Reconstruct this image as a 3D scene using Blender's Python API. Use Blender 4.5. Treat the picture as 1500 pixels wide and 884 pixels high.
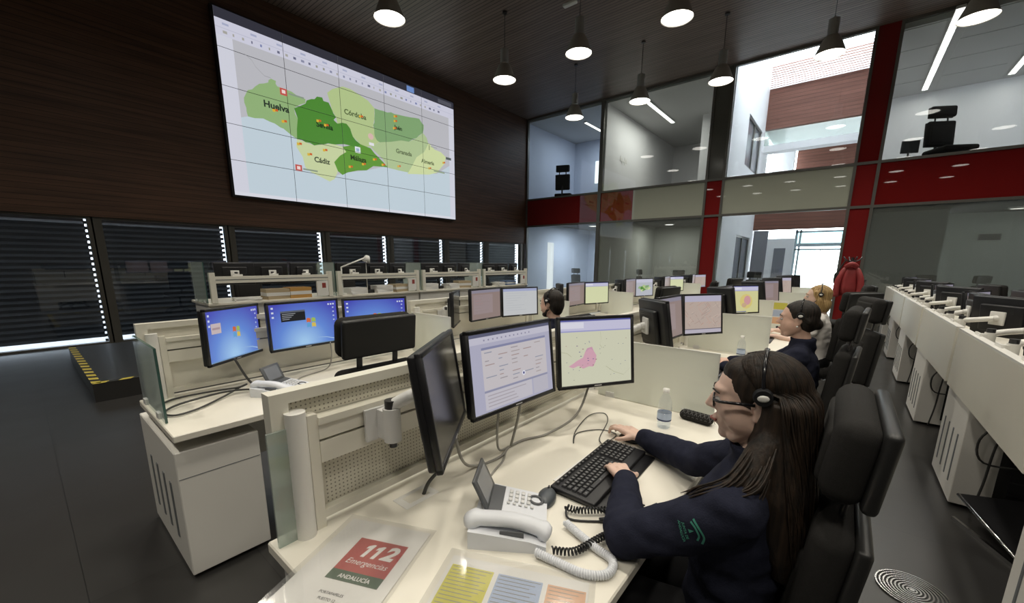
import bpy, bmesh, math, random
from mathutils import Vector, Matrix, noise
from mathutils.bvhtree import BVHTree
for _o in list(bpy.data.objects): bpy.data.objects.remove(_o)
SC = bpy.context.scene
COL = SC.collection
R = math.radians
random.seed(7)

# ------------------------------------------------------------------ camera
CAM_H = 1.5
def set_camera():
    yaw, pitch, roll = R(39.2), math.atan2(117, 589), R(0.46)
    h = Vector((-math.sin(yaw), math.cos(yaw), 0)); r = Vector((math.cos(yaw), math.sin(yaw), 0)); up = Vector((0, 0, 1))
    f = h*math.cos(pitch) - up*math.sin(pitch); u = up*math.cos(pitch) + h*math.sin(pitch)
    r2 = r*math.cos(roll) + u*math.sin(roll); u2 = u*math.cos(roll) - r*math.sin(roll)
    cd = bpy.data.cameras.new('camera'); co = bpy.data.objects.new('camera', cd); COL.objects.link(co)
    m = Matrix((r2, u2, -f)).transposed().to_4x4(); m.translation = (0, 0, CAM_H)
    co.matrix_world = m
    cd.sensor_fit = 'HORIZONTAL'; cd.sensor_width = 36.0; cd.lens = 589/1500*36; cd.shift_y = 58/1500
    cd.clip_start = 0.02; cd.clip_end = 200
    SC.camera = co
set_camera()

# ------------------------------------------------------------------ sky, exposure
def set_world():
    w = bpy.data.worlds.new('overcast_sky'); SC.world = w; w.use_nodes = True
    nt = w.node_tree; bg = nt.nodes['Background']
    bg.inputs['Color'].default_value = (0.88, 0.93, 1.0, 1); bg.inputs['Strength'].default_value = 9.0
set_world()
SC.view_settings.view_transform = 'Standard'
SC.view_settings.look = 'None'
SC.view_settings.gamma = 1.0
SC.view_settings.use_curve_mapping = False
SC.view_settings.exposure = 0.0
LAMP_W = 19.5            # watts of each pendant
LAMP_COL = (1.0, 0.93, 0.80)

# ------------------------------------------------------------------ mesh builder
class MB:
    def __init__(s): s.v, s.f, s.mi, s.sm = [], [], [], []; s.M = Matrix.Identity(4)
    def at(s, M): s.M = M; return s
    def add(s, vs, fs, m=0, smooth=False):
        b = len(s.v); M = s.M
        s.v += [tuple(M @ Vector(p)) for p in vs]
        for f in fs: s.f.append(tuple(b+i for i in f)); s.mi.append(m); s.sm.append(smooth)
        return s
    def bb(s, x0, x1, y0, y1, z0, z1, m=0):
        vs = [(x, y, z) for z in (z0, z1) for y in (y0, y1) for x in (x0, x1)]
        return s.add(vs, [(0,2,3,1),(4,5,7,6),(0,1,5,4),(2,6,7,3),(0,4,6,2),(1,3,7,5)], m)
    def box(s, c, d, m=0): return s.bb(c[0]-d[0]/2, c[0]+d[0]/2, c[1]-d[1]/2, c[1]+d[1]/2, c[2]-d[2]/2, c[2]+d[2]/2, m)
    def rbox(s, c, d, r=0.01, seg=2, m=0, smooth=True):
        bm = bmesh.new(); bmesh.ops.create_cube(bm, size=1.0)
        for v in bm.verts: v.co = Vector((v.co.x*d[0]+c[0], v.co.y*d[1]+c[1], v.co.z*d[2]+c[2]))
        r = min(r, min(d)*0.499)
        bmesh.ops.bevel(bm, geom=list(bm.edges), offset=r, segments=seg, profile=0.5, affect='EDGES')
        bm.verts.ensure_lookup_table()
        vs = [tuple(v.co) for v in bm.verts]; fs = [tuple(v.index for v in f.verts) for f in bm.faces]
        bm.free(); return s.add(vs, fs, m, smooth)
    def cyl(s, p0, p1, r0, r1=None, n=16, m=0, caps=True, smooth=True):
        r1 = r0 if r1 is None else r1
        p0, p1 = Vector(p0), Vector(p1); d = (p1-p0).normalized()
        a = d.orthogonal().normalized(); b = d.cross(a)
        vs = []
        for p, r in ((p0, r0), (p1, r1)):
            for i in range(n):
                t = 2*math.pi*i/n; vs.append(p + (a*math.cos(t)+b*math.sin(t))*r)
        s.add(vs, [(i, (i+1) % n, n+(i+1) % n, n+i) for i in range(n)], m, smooth)
        if caps: s.add(vs, [tuple(range(n))[::-1], tuple(range(n, 2*n))], m, False)
        return s
    def tube(s, pts, r, n=8, m=0, closed=False, smooth=True):
        P = [Vector(p) for p in pts]; k = len(P)
        rs = r if isinstance(r, (list, tuple)) else [r]*k
        vs = []; a = None
        for i, p in enumerate(P):
            if closed: d = P[(i+1) % k]-P[i-1]
            else: d = P[min(i+1, k-1)]-P[max(i-1, 0)]
            d = d.normalized() if d.length > 1e-9 else Vector((0, 0, 1))
            if a is None: a = d.orthogonal().normalized()
            else:
                a = a - d*a.dot(d); a = a.normalized() if a.length > 1e-6 else d.orthogonal().normalized()
            b = d.cross(a)
            for j in range(n):
                t = 2*math.pi*j/n; vs.append(p+(a*math.cos(t)+b*math.sin(t))*rs[i])
        fs = []
        for i in range(k if closed else k-1):
            i2 = (i+1) % k
            for j in range(n): fs.append((i*n+j, i*n+(j+1) % n, i2*n+(j+1) % n, i2*n+j))
        if not closed: fs += [tuple(range(n))[::-1], tuple(range((k-1)*n, k*n))]
        return s.add(vs, fs, m, smooth)
    def lathe(s, prof, n=24, m=0, smooth=True, c=(0, 0, 0)):
        vs = []; k = len(prof)
        for r, z in prof:
            for j in range(n):
                t = 2*math.pi*j/n; vs.append((c[0]+r*math.cos(t), c[1]+r*math.sin(t), c[2]+z))
        fs = [(i*n+j, i*n+(j+1) % n, (i+1)*n+(j+1) % n, (i+1)*n+j) for i in range(k-1) for j in range(n)]
        return s.add(vs, fs, m, smooth)
    def prism(s, poly, h0, h1, axis='z', m=0):
        n = len(poly)
        def P(p, h): return {'z': (p[0], p[1], h), 'x': (h, p[0], p[1]), 'y': (p[0], h, p[1])}[axis]
        vs = [P(p, h0) for p in poly]+[P(p, h1) for p in poly]
        return s.add(vs, [tuple(range(n))[::-1], tuple(range(n, 2*n))]+[(i, (i+1) % n, n+(i+1) % n, n+i) for i in range(n)], m)
    def ball(s, c, r, nu=16, nv=10, m=0):
        if not isinstance(r, (list, tuple)): r = (r, r, r)
        vs = [(c[0], c[1], c[2]-r[2])]
        for i in range(1, nv):
            ph = math.pi*i/nv-math.pi/2
            for j in range(nu):
                t = 2*math.pi*j/nu; vs.append((c[0]+r[0]*math.cos(ph)*math.cos(t), c[1]+r[1]*math.cos(ph)*math.sin(t), c[2]+r[2]*math.sin(ph)))
        vs.append((c[0], c[1], c[2]+r[2])); L = len(vs)-1
        fs = [(0, 1+(j+1) % nu, 1+j) for j in range(nu)]
        for i in range(nv-2):
            for j in range(nu): a = 1+i*nu; fs.append((a+j, a+(j+1) % nu, a+nu+(j+1) % nu, a+nu+j))
        a = 1+(nv-2)*nu; fs += [(a+j, a+(j+1) % nu, L) for j in range(nu)]
        return s.add(vs, fs, m, True)
    def rcone(s, p0, r0, p1, r1, n=14):
        s.ball(p0, r0, n, 8); s.ball(p1, r1, n, 8)
        return s.cyl(p0, p1, r0, r1, n)
    def loft(s, rings, n=20, m=0):
        """rings: (cx, cy, cz, rx, ry) elliptical sections stacked upwards, closed at the ends"""
        vs = []
        for cx, cy, cz, rx, ry in rings:
            for j in range(n):
                t = 2*math.pi*j/n; vs.append((cx+rx*math.cos(t), cy+ry*math.sin(t), cz))
        k = len(rings)
        fs = [(i*n+j, i*n+(j+1) % n, (i+1)*n+(j+1) % n, (i+1)*n+j) for i in range(k-1) for j in range(n)]
        fs += [tuple(range(n))[::-1], tuple(range((k-1)*n, k*n))]
        return s.add(vs, fs, m, True)
    def mesh(s, name, mats):
        me = bpy.data.meshes.new(name); me.from_pydata(s.v, [], s.f)
        for mt in (mats if isinstance(mats, (list, tuple)) else [mats]): me.materials.append(mt)
        me.polygons.foreach_set('material_index', s.mi); me.polygons.foreach_set('use_smooth', s.sm)
        me.update(); return me
    def build(s, name, mats, parent=None, **kw):
        o = bpy.data.objects.new(name, s.mesh(name, mats)); COL.objects.link(o)
        if parent is not None: o.parent = parent
        tag(o, **kw); return o

def tag(o, label=None, cat=None, group=None, kind=None):
    if label: o['label'] = label
    if cat: o['category'] = cat
    if group: o['group'] = group
    if kind: o['kind'] = kind
    return o
def empty(name, loc=(0, 0, 0), rz=0.0, **kw):
    o = bpy.data.objects.new(name, None); COL.objects.link(o); o.location = loc; o.rotation_euler = (0, 0, rz)
    o.empty_display_size = 0.1
    return tag(o, **kw)
def inst(name, mesh, parent, M=None):
    o = bpy.data.objects.new(name, mesh); COL.objects.link(o)
    if parent is not None: o.parent = parent
    if M is not None: o.matrix_basis = M
    return o
def copy_tree(o, parent=None):
    c = o.copy(); COL.objects.link(c); c.parent = parent
    for k in ('label', 'category', 'group'):
        if parent is None and k == 'label' and k in c: del c[k]
    for ch in o.children: copy_tree(ch, c)
    return c
def T(x, y, z): return Matrix.Translation((x, y, z))
def RZ(a): return Matrix.Rotation(R(a), 4, 'Z')
def RX(a): return Matrix.Rotation(R(a), 4, 'X')
def RY(a): return Matrix.Rotation(R(a), 4, 'Y')
def bez(pts, n=24):
    """Catmull-Rom through points"""
    P = [Vector(p) for p in pts]; P = [P[0]*2-P[1]]+P+[P[-1]*2-P[-2]]; out = []
    segs = len(P)-3
    for i in range(segs):
        a, b, c, d = P[i:i+4]; k = max(2, n//segs)
        for j in range(k):
            t = j/k
            out.append(0.5*((2*b)+(c-a)*t+(2*a-5*b+4*c-d)*t*t+(3*b-a-3*c+d)*t**3))
    out.append(P[-2]); return out

# ------------------------------------------------------------------ materials
def srgb(c):
    if isinstance(c, str): c = tuple(int(c[i:i+2], 16)/255 for i in (0, 2, 4))
    return tuple((x/12.92 if x <= 0.04045 else ((x+0.055)/1.055)**2.4) for x in c)
MATS = {}
def pm(name, col, rough=0.5, metal=0.0, spec=0.5, var=0.06, scale=12.0, bump=0.0, bscale=200.0, coat=0.0):
    """Principled surface with a little noise in its colour and relief"""
    if name in MATS: return MATS[name]
    col = srgb(col) if isinstance(col, str) else col
    m = bpy.data.materials.new(name); m.use_nodes = True; nt = m.node_tree; N = nt.nodes; L = nt.links
    b = N['Principled BSDF']; b.inputs['Roughness'].default_value = rough; b.inputs['Metallic'].default_value = metal
    b.inputs['Specular IOR Level'].default_value = spec; b.inputs['Coat Weight'].default_value = coat
    tc = N.new('ShaderNodeTexCoord'); nz = N.new('ShaderNodeTexNoise'); nz.inputs['Scale'].default_value = scale; nz.inputs['Detail'].default_value = 3
    L.new(tc.outputs['Object'], nz.inputs['Vector'])
    mx = N.new('ShaderNodeMix'); mx.data_type = 'RGBA'
    mx.inputs[6].default_value = tuple(max(0, c*(1-var)) for c in col)+(1,); mx.inputs[7].default_value = tuple(min(1, c*(1+var)) for c in col)+(1,)
    L.new(nz.outputs['Fac'], mx.inputs[0]); L.new(mx.outputs[2], b.inputs['Base Color'])
    if bump:
        n2 = N.new('ShaderNodeTexNoise'); n2.inputs['Scale'].default_value = bscale; L.new(tc.outputs['Object'], n2.inputs['Vector'])
        bp = N.new('ShaderNodeBump'); bp.inputs['Strength'].default_value = bump; bp.inputs['Distance'].default_value = 0.002
        L.new(n2.outputs['Fac'], bp.inputs['Height']); L.new(bp.outputs['Normal'], b.inputs['Normal'])
    MATS[name] = m; return m
def em(col, strength=1.0):
    key = 'glow_%s_%.2f' % (col if isinstance(col, str) else '%.3f_%.3f_%.3f' % col, strength)
    if key in MATS: return MATS[key]
    c = srgb(col) if isinstance(col, str) else col
    m = bpy.data.materials.new(key); m.use_nodes = True; b = m.node_tree.nodes['Principled BSDF']
    b.inputs['Base Color'].default_value = (0.01, 0.01, 0.01, 1); b.inputs['Roughness'].default_value = 0.35
    b.inputs['Emission Color'].default_value = c+(1,); b.inputs['Emission Strength'].default_value = strength
    MATS[key] = m; return m
def glass(name, tint=(1, 1, 1), refl=1.0, rough=0.0, dens=0.0, dcol=(0.7, 0.75, 0.72)):
    """thin pane: transparent + mirror by Fresnel, and optionally some frosted body"""
    if name in MATS: return MATS[name]
    m = bpy.data.materials.new(name); m.use_nodes = True; nt = m.node_tree; N = nt.nodes; L = nt.links
    N.remove(N['Principled BSDF']); out = N['Material Output']
    tr = N.new('ShaderNodeBsdfTransparent'); tr.inputs[0].default_value = tuple(tint)+(1,)
    body = tr
    if dens > 0:
        df = N.new('ShaderNodeBsdfDiffuse'); df.inputs[0].default_value = tuple(dcol)+(1,)
        tl = N.new('ShaderNodeBsdfTranslucent'); tl.inputs[0].default_value = tuple(dcol)+(1,)
        m1 = N.new('ShaderNodeMixShader'); m1.inputs[0].default_value = 0.4; L.new(df.outputs[0], m1.inputs[1]); L.new(tl.outputs[0], m1.inputs[2])
        m2 = N.new('ShaderNodeMixShader'); m2.inputs[0].default_value = dens; L.new(tr.outputs[0], m2.inputs[1]); L.new(m1.outputs[0], m2.inputs[2]); body = m2
    gl = N.new('ShaderNodeBsdfGlossy'); gl.inputs['Roughness'].default_value = rough; gl.inputs['Color'].default_value = (1, 1, 1, 1)
    lw = N.new('ShaderNodeFresnel'); lw.inputs['IOR'].default_value = 1.5
    mu = N.new('ShaderNodeMath'); mu.operation = 'MULTIPLY'; mu.inputs[1].default_value = refl; mu.use_clamp = True; L.new(lw.outputs[0], mu.inputs[0])
    ge = N.new('ShaderNodeNewGeometry'); iv = N.new('ShaderNodeMath'); iv.operation = 'SUBTRACT'; iv.inputs[0].default_value = 1.0; L.new(ge.outputs['Backfacing'], iv.inputs[1])
    m3 = N.new('ShaderNodeMath'); m3.operation = 'MULTIPLY'; L.new(mu.outputs[0], m3.inputs[0]); L.new(iv.outputs[0], m3.inputs[1]); mu = m3
    mx = N.new('ShaderNodeMixShader'); L.new(mu.outputs[0], mx.inputs[0]); L.new(body.outputs[0], mx.inputs[1]); L.new(gl.outputs[0], mx.inputs[2])
    L.new(mx.outputs[0], out.inputs['Surface']); MATS[name] = m; return m
def slatted(name, c1, c2, axis, pitch, rough=0.45, grain=(1, 1, 1), gap=0.12, spec=0.4):
    """timber boards: grain noise along the boards and narrow recessed joints every pitch metres"""
    if name in MATS: return MATS[name]
    m = bpy.data.materials.new(name); m.use_nodes = True; nt = m.node_tree; N = nt.nodes; L = nt.links
    b = N['Principled BSDF']; b.inputs['Roughness'].default_value = rough; b.inputs['Specular IOR Level'].default_value = spec
    tc = N.new('ShaderNodeTexCoord'); mp = N.new('ShaderNodeMapping'); mp.inputs['Scale'].default_value = grain; L.new(tc.outputs['Object'], mp.inputs['Vector'])
    nz = N.new('ShaderNodeTexNoise'); nz.inputs['Scale'].default_value = 1.0; nz.inputs['Detail'].default_value = 5; L.new(mp.outputs[0], nz.inputs['Vector'])
    mx = N.new('ShaderNodeMix'); mx.data_type = 'RGBA'; mx.inputs[6].default_value = srgb(c1)+(1,); mx.inputs[7].default_value = srgb(c2)+(1,)
    rp = N.new('ShaderNodeMapRange'); rp.inputs[1].default_value = 0.3; rp.inputs[2].default_value = 0.7; L.new(nz.outputs['Fac'], rp.inputs[0]); L.new(rp.outputs[0], mx.inputs[0])
    sx = N.new('ShaderNodeSeparateXYZ'); L.new(tc.outputs['Object'], sx.inputs[0])
    dv = N.new('ShaderNodeMath'); dv.operation = 'DIVIDE'; dv.inputs[1].default_value = pitch; L.new(sx.outputs['XYZ'.index(axis)], dv.inputs[0])
    fr = N.new('ShaderNodeMath'); fr.operation = 'FRACT'; L.new(dv.outputs[0], fr.inputs[0])
    gt = N.new('ShaderNodeMath'); gt.operation = 'GREATER_THAN'; gt.inputs[1].default_value = gap; L.new(fr.outputs[0], gt.inputs[0])
    bp = N.new('ShaderNodeBump'); bp.inputs['Strength'].default_value = 0.5; bp.inputs['Distance'].default_value = 0.01; L.new(gt.outputs[0], bp.inputs['Height']); L.new(bp.outputs[0], b.inputs['Normal'])
    m2 = N.new('ShaderNodeMix'); m2.data_type = 'RGBA'; m2.inputs[6].default_value = srgb('0c0907')+(1,); L.new(gt.outputs[0], m2.inputs[0]); L.new(mx.outputs[2], m2.inputs[7])
    L.new(m2.outputs[2], b.inputs['Base Color']); MATS[name] = m; return m
def perforated(name, col, pitch=0.0125, r=0.20):
    """sheet metal punched with round holes in a square grid (Y and Z)"""
    m = bpy.data.materials.new(name); m.use_nodes = True; nt = m.node_tree; N = nt.nodes; L = nt.links
    b = N['Principled BSDF']; b.inputs['Roughness'].default_value = 0.4
    tc = N.new('ShaderNodeTexCoord'); sx = N.new('ShaderNodeSeparateXYZ'); L.new(tc.outputs['Object'], sx.inputs[0])
    sq = []
    for i in (1, 2):
        d = N.new('ShaderNodeMath'); d.operation = 'DIVIDE'; d.inputs[1].default_value = pitch; L.new(sx.outputs[i], d.inputs[0])
        f = N.new('ShaderNodeMath'); f.operation = 'FRACT'; L.new(d.outputs[0], f.inputs[0])
        s = N.new('ShaderNodeMath'); s.operation = 'SUBTRACT'; s.inputs[1].default_value = 0.5; L.new(f.outputs[0], s.inputs[0])
        p = N.new('ShaderNodeMath'); p.operation = 'MULTIPLY'; L.new(s.outputs[0], p.inputs[0]); L.new(s.outputs[0], p.inputs[1]); sq.append(p)
    a = N.new('ShaderNodeMath'); a.operation = 'ADD'; L.new(sq[0].outputs[0], a.inputs[0]); L.new(sq[1].outputs[0], a.inputs[1])
    g = N.new('ShaderNodeMath'); g.operation = 'GREATER_THAN'; g.inputs[1].default_value = r*r; L.new(a.outputs[0], g.inputs[0])
    mx = N.new('ShaderNodeMix'); mx.data_type = 'RGBA'; mx.inputs[6].default_value = srgb('8a8678')+(1,); mx.inputs[7].default_value = srgb(col)+(1,)
    L.new(g.outputs[0], mx.inputs[0]); L.new(mx.outputs[2], b.inputs['Base Color']); MATS[name] = m; return m

M_DESK = pm('white_laminate', (0.80, 0.765, 0.67), 0.38, var=0.02, scale=3)
M_CAB = pm('white_cabinet', (0.80, 0.78, 0.73), 0.42, var=0.02, scale=3)
M_METAL = pm('cream_metal', (0.76, 0.735, 0.64), 0.35, var=0.02, scale=4)
M_POST = pm('white_post', (0.80, 0.79, 0.75), 0.3, var=0.02)
M_PERF = perforated('perforated_metal', 'd6d2c2')
M_SLOT = pm('dark_slot', (0.02, 0.02, 0.02), 0.6)
M_SHADOWGREY = pm('grey_slot', (0.16, 0.17, 0.18), 0.5)
M_BLACK = pm('black_plastic', (0.012, 0.012, 0.014), 0.42, var=0.1, bump=0.05)
M_BLACKG = pm('black_gloss', (0.012, 0.012, 0.014), 0.15)
M_FABRIC = pm('black_fabric', (0.020, 0.019, 0.018), 0.85, spec=0.2, var=0.25, scale=150, bump=0.5, bscale=900)
M_SHELL = pm('chair_shell', (0.018, 0.018, 0.018), 0.38, var=0.1)
M_CHROME = pm('chrome', (0.6, 0.6, 0.6), 0.2, metal=1.0)
M_DKMETAL = pm('dark_metal', (0.08, 0.08, 0.085), 0.35, metal=0.8)
M_ARM = pm('pale_grey_plastic', (0.66, 0.66, 0.65), 0.4)
M_PHONE = pm('phone_white', (0.74, 0.76, 0.80), 0.35)
M_PHONED = pm('phone_dark', (0.10, 0.105, 0.11), 0.4)
M_CABLE = pm('dark_cable', (0.05, 0.05, 0.048), 0.5)
M_CABLEG = pm('grey_cable', (0.30, 0.29, 0.26), 0.5)
M_FROST = glass('frosted_glass', (0.90, 0.93, 0.90), 0.6, 0.15, dens=0.85, dcol=(0.86, 0.87, 0.81))
M_CLEAR = glass('clear_glass', (0.84, 0.91, 0.88), 1.2, 0.0, dens=0.42, dcol=(0.64, 0.69, 0.66))
M_EDGE = pm('green_glass_edge', (0.04, 0.10, 0.085), 0.2)
M_PAPER = pm('white_paper', (0.78, 0.77, 0.74), 0.7, var=0.02)
# ------------------------------------------------------------------ the hall: shell
XL, YG, ZC = -10.0, 13.1, 6.73
M_FLOOR = None
def floor_mat():
    m = bpy.data.materials.new('dark_floor'); m.use_nodes = True; nt = m.node_tree; N = nt.nodes; L = nt.links
    b = N['Principled BSDF']; b.inputs['Specular IOR Level'].default_value = 0.85
    tc = N.new('ShaderNodeTexCoord'); br = N.new('ShaderNodeTexBrick'); br.offset = 0.0; br.squash = 1.0
    br.inputs['Scale'].default_value = 1.0; br.inputs['Brick Width'].default_value = 1.2; br.inputs['Row Height'].default_value = 0.6; br.inputs['Mortar Size'].default_value = 0.002
    br.inputs['Color1'].default_value = (0.026, 0.025, 0.024, 1); br.inputs['Color2'].default_value = (0.031, 0.030, 0.029, 1); br.inputs['Mortar'].default_value = (0.011, 0.011, 0.011, 1)
    L.new(tc.outputs['Object'], br.inputs['Vector'])
    nz = N.new('ShaderNodeTexNoise'); nz.inputs['Scale'].default_value = 2.5; nz.inputs['Detail'].default_value = 5; L.new(tc.outputs['Object'], nz.inputs['Vector'])
    rp = N.new('ShaderNodeMapRange'); rp.inputs[3].default_value = 0.25; rp.inputs[4].default_value = 0.36; L.new(nz.outputs['Fac'], rp.inputs[0]); L.new(rp.outputs[0], b.inputs['Roughness'])
    L.new(br.outputs['Color'], b.inputs['Base Color']); return m
M_FLOOR = floor_mat()
M_WOODW = slatted('dark_walnut_wall', '4a3528', '6a4c39', 'Z', 0.085, 0.5, (6, 0.7, 14), gap=0.06)
M_WOODC = slatted('dark_walnut_ceiling', '6f6058', '8a7a71', 'Y', 0.09, 0.45, (0.7, 12, 6), gap=0.14)
M_GREYW = pm('grey_wall_paint', (0.20, 0.195, 0.185), 0.8)
M_WHITEW = pm('white_wall_paint', (0.78, 0.78, 0.79), 0.8, var=0.02)
M_MULL = pm('grey_anodised_frame', (0.16, 0.155, 0.14), 0.4, metal=0.3)
M_MULLD = pm('dark_window_frame', (0.075, 0.070, 0.058), 0.45)
M_RED = pm('red_glass_panel', (0.24, 0.018, 0.018), 0.015, var=0.05, scale=0.6)
M_REDD = pm('deep_red_glass_panel', (0.20, 0.012, 0.012), 0.015, var=0.05, scale=0.6)
M_PALE = pm('pale_green_glass_panel', (0.50, 0.52, 0.43), 0.015, var=0.04, scale=0.5)
M_PANE = glass('partition_glass', (0.90, 0.93, 0.92), 1.5, 0.0)
M_PANED = glass('tinted_veiled_glass', (0.75, 0.77, 0.74), 1.5, 0.0, dens=0.30, dcol=(0.40, 0.42, 0.38))  # tinted, with the veil of reflections put in as a diffuse body
M_WINPANE = glass('window_glass', (0.55, 0.58, 0.60), 2.0, 0.0)
XR, YB = 6.0, -5.0
MB().bb(XL-0.3, XR+0.2, YB-0.2, YG+0.1, -0.2, 0).build('floor', M_FLOOR, kind='structure', label='dark grey raised floor with faint tile joints')
MB().bb(XL-0.3, XR+0.2, YB-0.2, YG+0.05, ZC, ZC+0.2).build('ceiling', M_WOODC, kind='structure', label='dark slatted timber ceiling with hanging lamps')
MB().bb(XL-0.25, XL, YB, YG, 2.19, ZC).build('wall_left', M_WOODW, kind='structure', label='dark walnut clad wall carrying the large video screen')
MB().bb(XR, XR+0.2, YB, YG, 0, ZC).build('wall_right', M_GREYW, kind='structure')
MB().bb(XL-0.25, XR+0.2, YB-0.2, YB, 0, ZC).build('wall_rear', M_GREYW, kind='structure')
# ribbon windows with lowered outside blinds under the timber wall
M_SLAT = pm('grey_blind_slat', (0.11, 0.113, 0.12), 0.5, metal=0.2)
win_edges = [-4.9, -2.95, -0.98, 0.98, 2.96, 5.0, 6.85, 8.95, 10.85, 12.85]
slat_me = {}
for i in range(len(win_edges)-1):
    y0, y1 = win_edges[i]+0.11, win_edges[i+1]-0.07
    w = empty('window_%d' % (i+1), (XL-0.1, (y0+y1)/2, 0), kind='structure')
    W = (y1-y0)/2
    f = MB(); f.bb(-0.06, 0.06, -W-0.13, -W, 0, 2.19).bb(-0.06, 0.06, W, W+0.07, 0, 2.19).bb(-0.06, 0.06, -W, W, 0, 0.03).bb(-0.06, 0.06, -W, W, 2.15, 2.19)
    f.build('window_frame', M_MULLD, w)
    MB().bb(-0.006, 0.006, -W, W, 0.03, 2.15).build('pane', M_WINPANE, w)
    sk = round(W, 2)
    if sk not in slat_me:
        b = MB(); b.add([(-0.20, -W-0.1, 0.046), (-0.20, W-0.010, 0.046), (-0.165, W-0.010, 0.0), (-0.165, -W-0.1, 0.0), (-0.205, -W-0.1, 0.040), (-0.205, W-0.010, 0.040), (-0.17, W-0.010, -0.006), (-0.17, -W-0.1, -0.006)],
              [(0, 1, 2, 3), (7, 6, 5, 4), (0, 4, 5, 1), (3, 2, 6, 7), (1, 5, 6, 2), (0, 3, 7, 4)])
        # upright curl that closes the blind
        b.bb(-0.205, -0.200, -W-0.1, W-0.010, 0.04, 0.095)
        slat_me[sk] = b.mesh('slat', M_SLAT)
    gr = MB().bb(-0.155, -0.150, W-0.03, W+0.02, 0.0, 0.06)
    for k in range(22): gr.bb(-0.155, -0.150, W-0.03, W+0.02, 0.10+k*0.094, 0.10+k*0.094+0.052)
    gr.build('light_dash_strip', M_SLAT, w, kind='stuff')  # added strip, its gaps shaped to break the leaking daylight into dashes
    for k in range(22): inst('slat', slat_me[sk], w, T(0, 0, 0.10+k*0.094))
MB().bb(XL-0.25, XL-0.02, YB, YG, -0.02, 0.012).build('trim_1', M_MULLD, kind='structure')
MB().bb(XL-0.16, XL-0.04, 12.92, YG, 0, 2.19).build('trim_2', M_MULLD, kind='structure')
# ground outside the blinds
MB().bb(-40, XL-0.3, -30, 40, -0.6, -0.5).build('ground_outside', pm('pale_paving', (0.5, 0.5, 0.5), 0.9), kind='structure')

# ------------------------------------------------------------------ glazed partition on the far side
def panel(name, x0, x1, z0, z1, mat, **kw):
    return MB().bb(x0, x1, YG-0.012, YG+0.012, z0, z1).build(name, mat, part_root, **kw)
part_root = empty('wall_back', (0, 0, 0), kind='structure'); tag(part_root, label='two storey glazed partition with red and pale green bands')
Z1, Z2 = 2.84, 3.83
MX = [-10.0, -6.86, -3.46, -3.0, -0.15, 0.28, 3.6, 6.0]      # mullion axes
def mull(x0, x1, z0, z1, d=0.05): return MB().bb(x0, x1, YG-d, YG+d, z0, z1).build('mullion', M_MULL, part_root)
for x, w in ((-9.97, 0.03), (-6.86, 0.06), (-3.46, 0.03), (-3.0, 0.03), (-0.15, 0.03), (0.28, 0.03), (3.6, 0.04)):
    mull(x-w, x+w, 0, ZC)
for a, b in zip(MX[:-1], MX[1:]):
    for z in (0.05, Z1, Z2, ZC-0.03):
        if z in (0.05, ZC-0.03) and a in (-3.46, -0.15): continue
        mull(a+0.03, b-0.03, z-0.03, z+0.03, 0.048)
def cell(i, z0, z1, mat, name='glass_pane', **kw): return panel(name, MX[i]+0.03, MX[i+1]-0.03, z0, z1, mat, **kw)
cell(0, Z1+.03, Z2-.03, M_RED, 'red_panel')
panel('red_panel', -6.80, -5.66, Z1+.03, Z2-.03, M_RED); panel('pale_panel', -5.655, -3.49, Z1+.03, Z2-.03, M_PALE)
for z0, z1 in ((0.0, Z1-.03), (Z1+.03, Z2-.03)):
    cell(2, z0, z1, M_RED, 'red_panel'); cell(4, z0, z1, M_RED, 'red_panel')
cell(2, Z2+.03, ZC, pm('olive_grey_panel', (0.13, 0.13, 0.115), 0.15), 'grey_panel')
cell(4, Z2+.03, ZC, M_REDD, 'red_panel')
cell(3, Z1+.03, Z2-.03, M_PALE, 'pale_panel')
cell(5, Z1+.03, Z2-.03, M_REDD, 'red_panel'); cell(6, Z1+.03, Z2-.03, M_REDD, 'red_panel')
for i in (0, 1, 3, 5, 6): cell(i, Z2+.03, ZC-.06, M_PANE)
M_PANE2 = glass('reflection_veil_glass', (0.90, 0.92, 0.90), 1.5, 0.0, dens=0.14, dcol=(0.62, 0.64, 0.60))  # diffuse body paints the grey veil of reflected light on the glass
for i in (0, 1, 3): cell(i, 0.08, Z1-.03, M_PANE if i == 3 else M_PANE2)
for i in (5, 6): cell(i, 0.08, Z1-.03, M_PANED)

# ------------------------------------------------------------------ rooms behind the glass
M_BLUEW = pm('cool_white_paint', (0.66, 0.70, 0.80), 0.8, var=0.02)
M_GREENG = pm('grey_green_paint', (0.36, 0.38, 0.35), 0.7, var=0.03)
M_CEILT = pm('ceiling_tile', (0.55, 0.55, 0.54), 0.8, var=0.03)
M_WOODA = slatted('red_brown_cladding', '6a4438', '7f5547', 'Z', 0.12, 0.6, (0.8, 4, 10), gap=0.05)
M_CARPET = pm('grey_carpet', (0.14, 0.14, 0.145), 0.9)
n_wall = [0]
def wall(x0, x1, y0, y1, z0, z1, mat=M_WHITEW, name=None, **kw):
    n_wall[0] += 1
    return MB().bb(x0, x1, y0, y1, z0, z1).build(name or 'wall_office_%d' % n_wall[0], mat, kind='structure', **kw)
YF = YG+0.06
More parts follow.
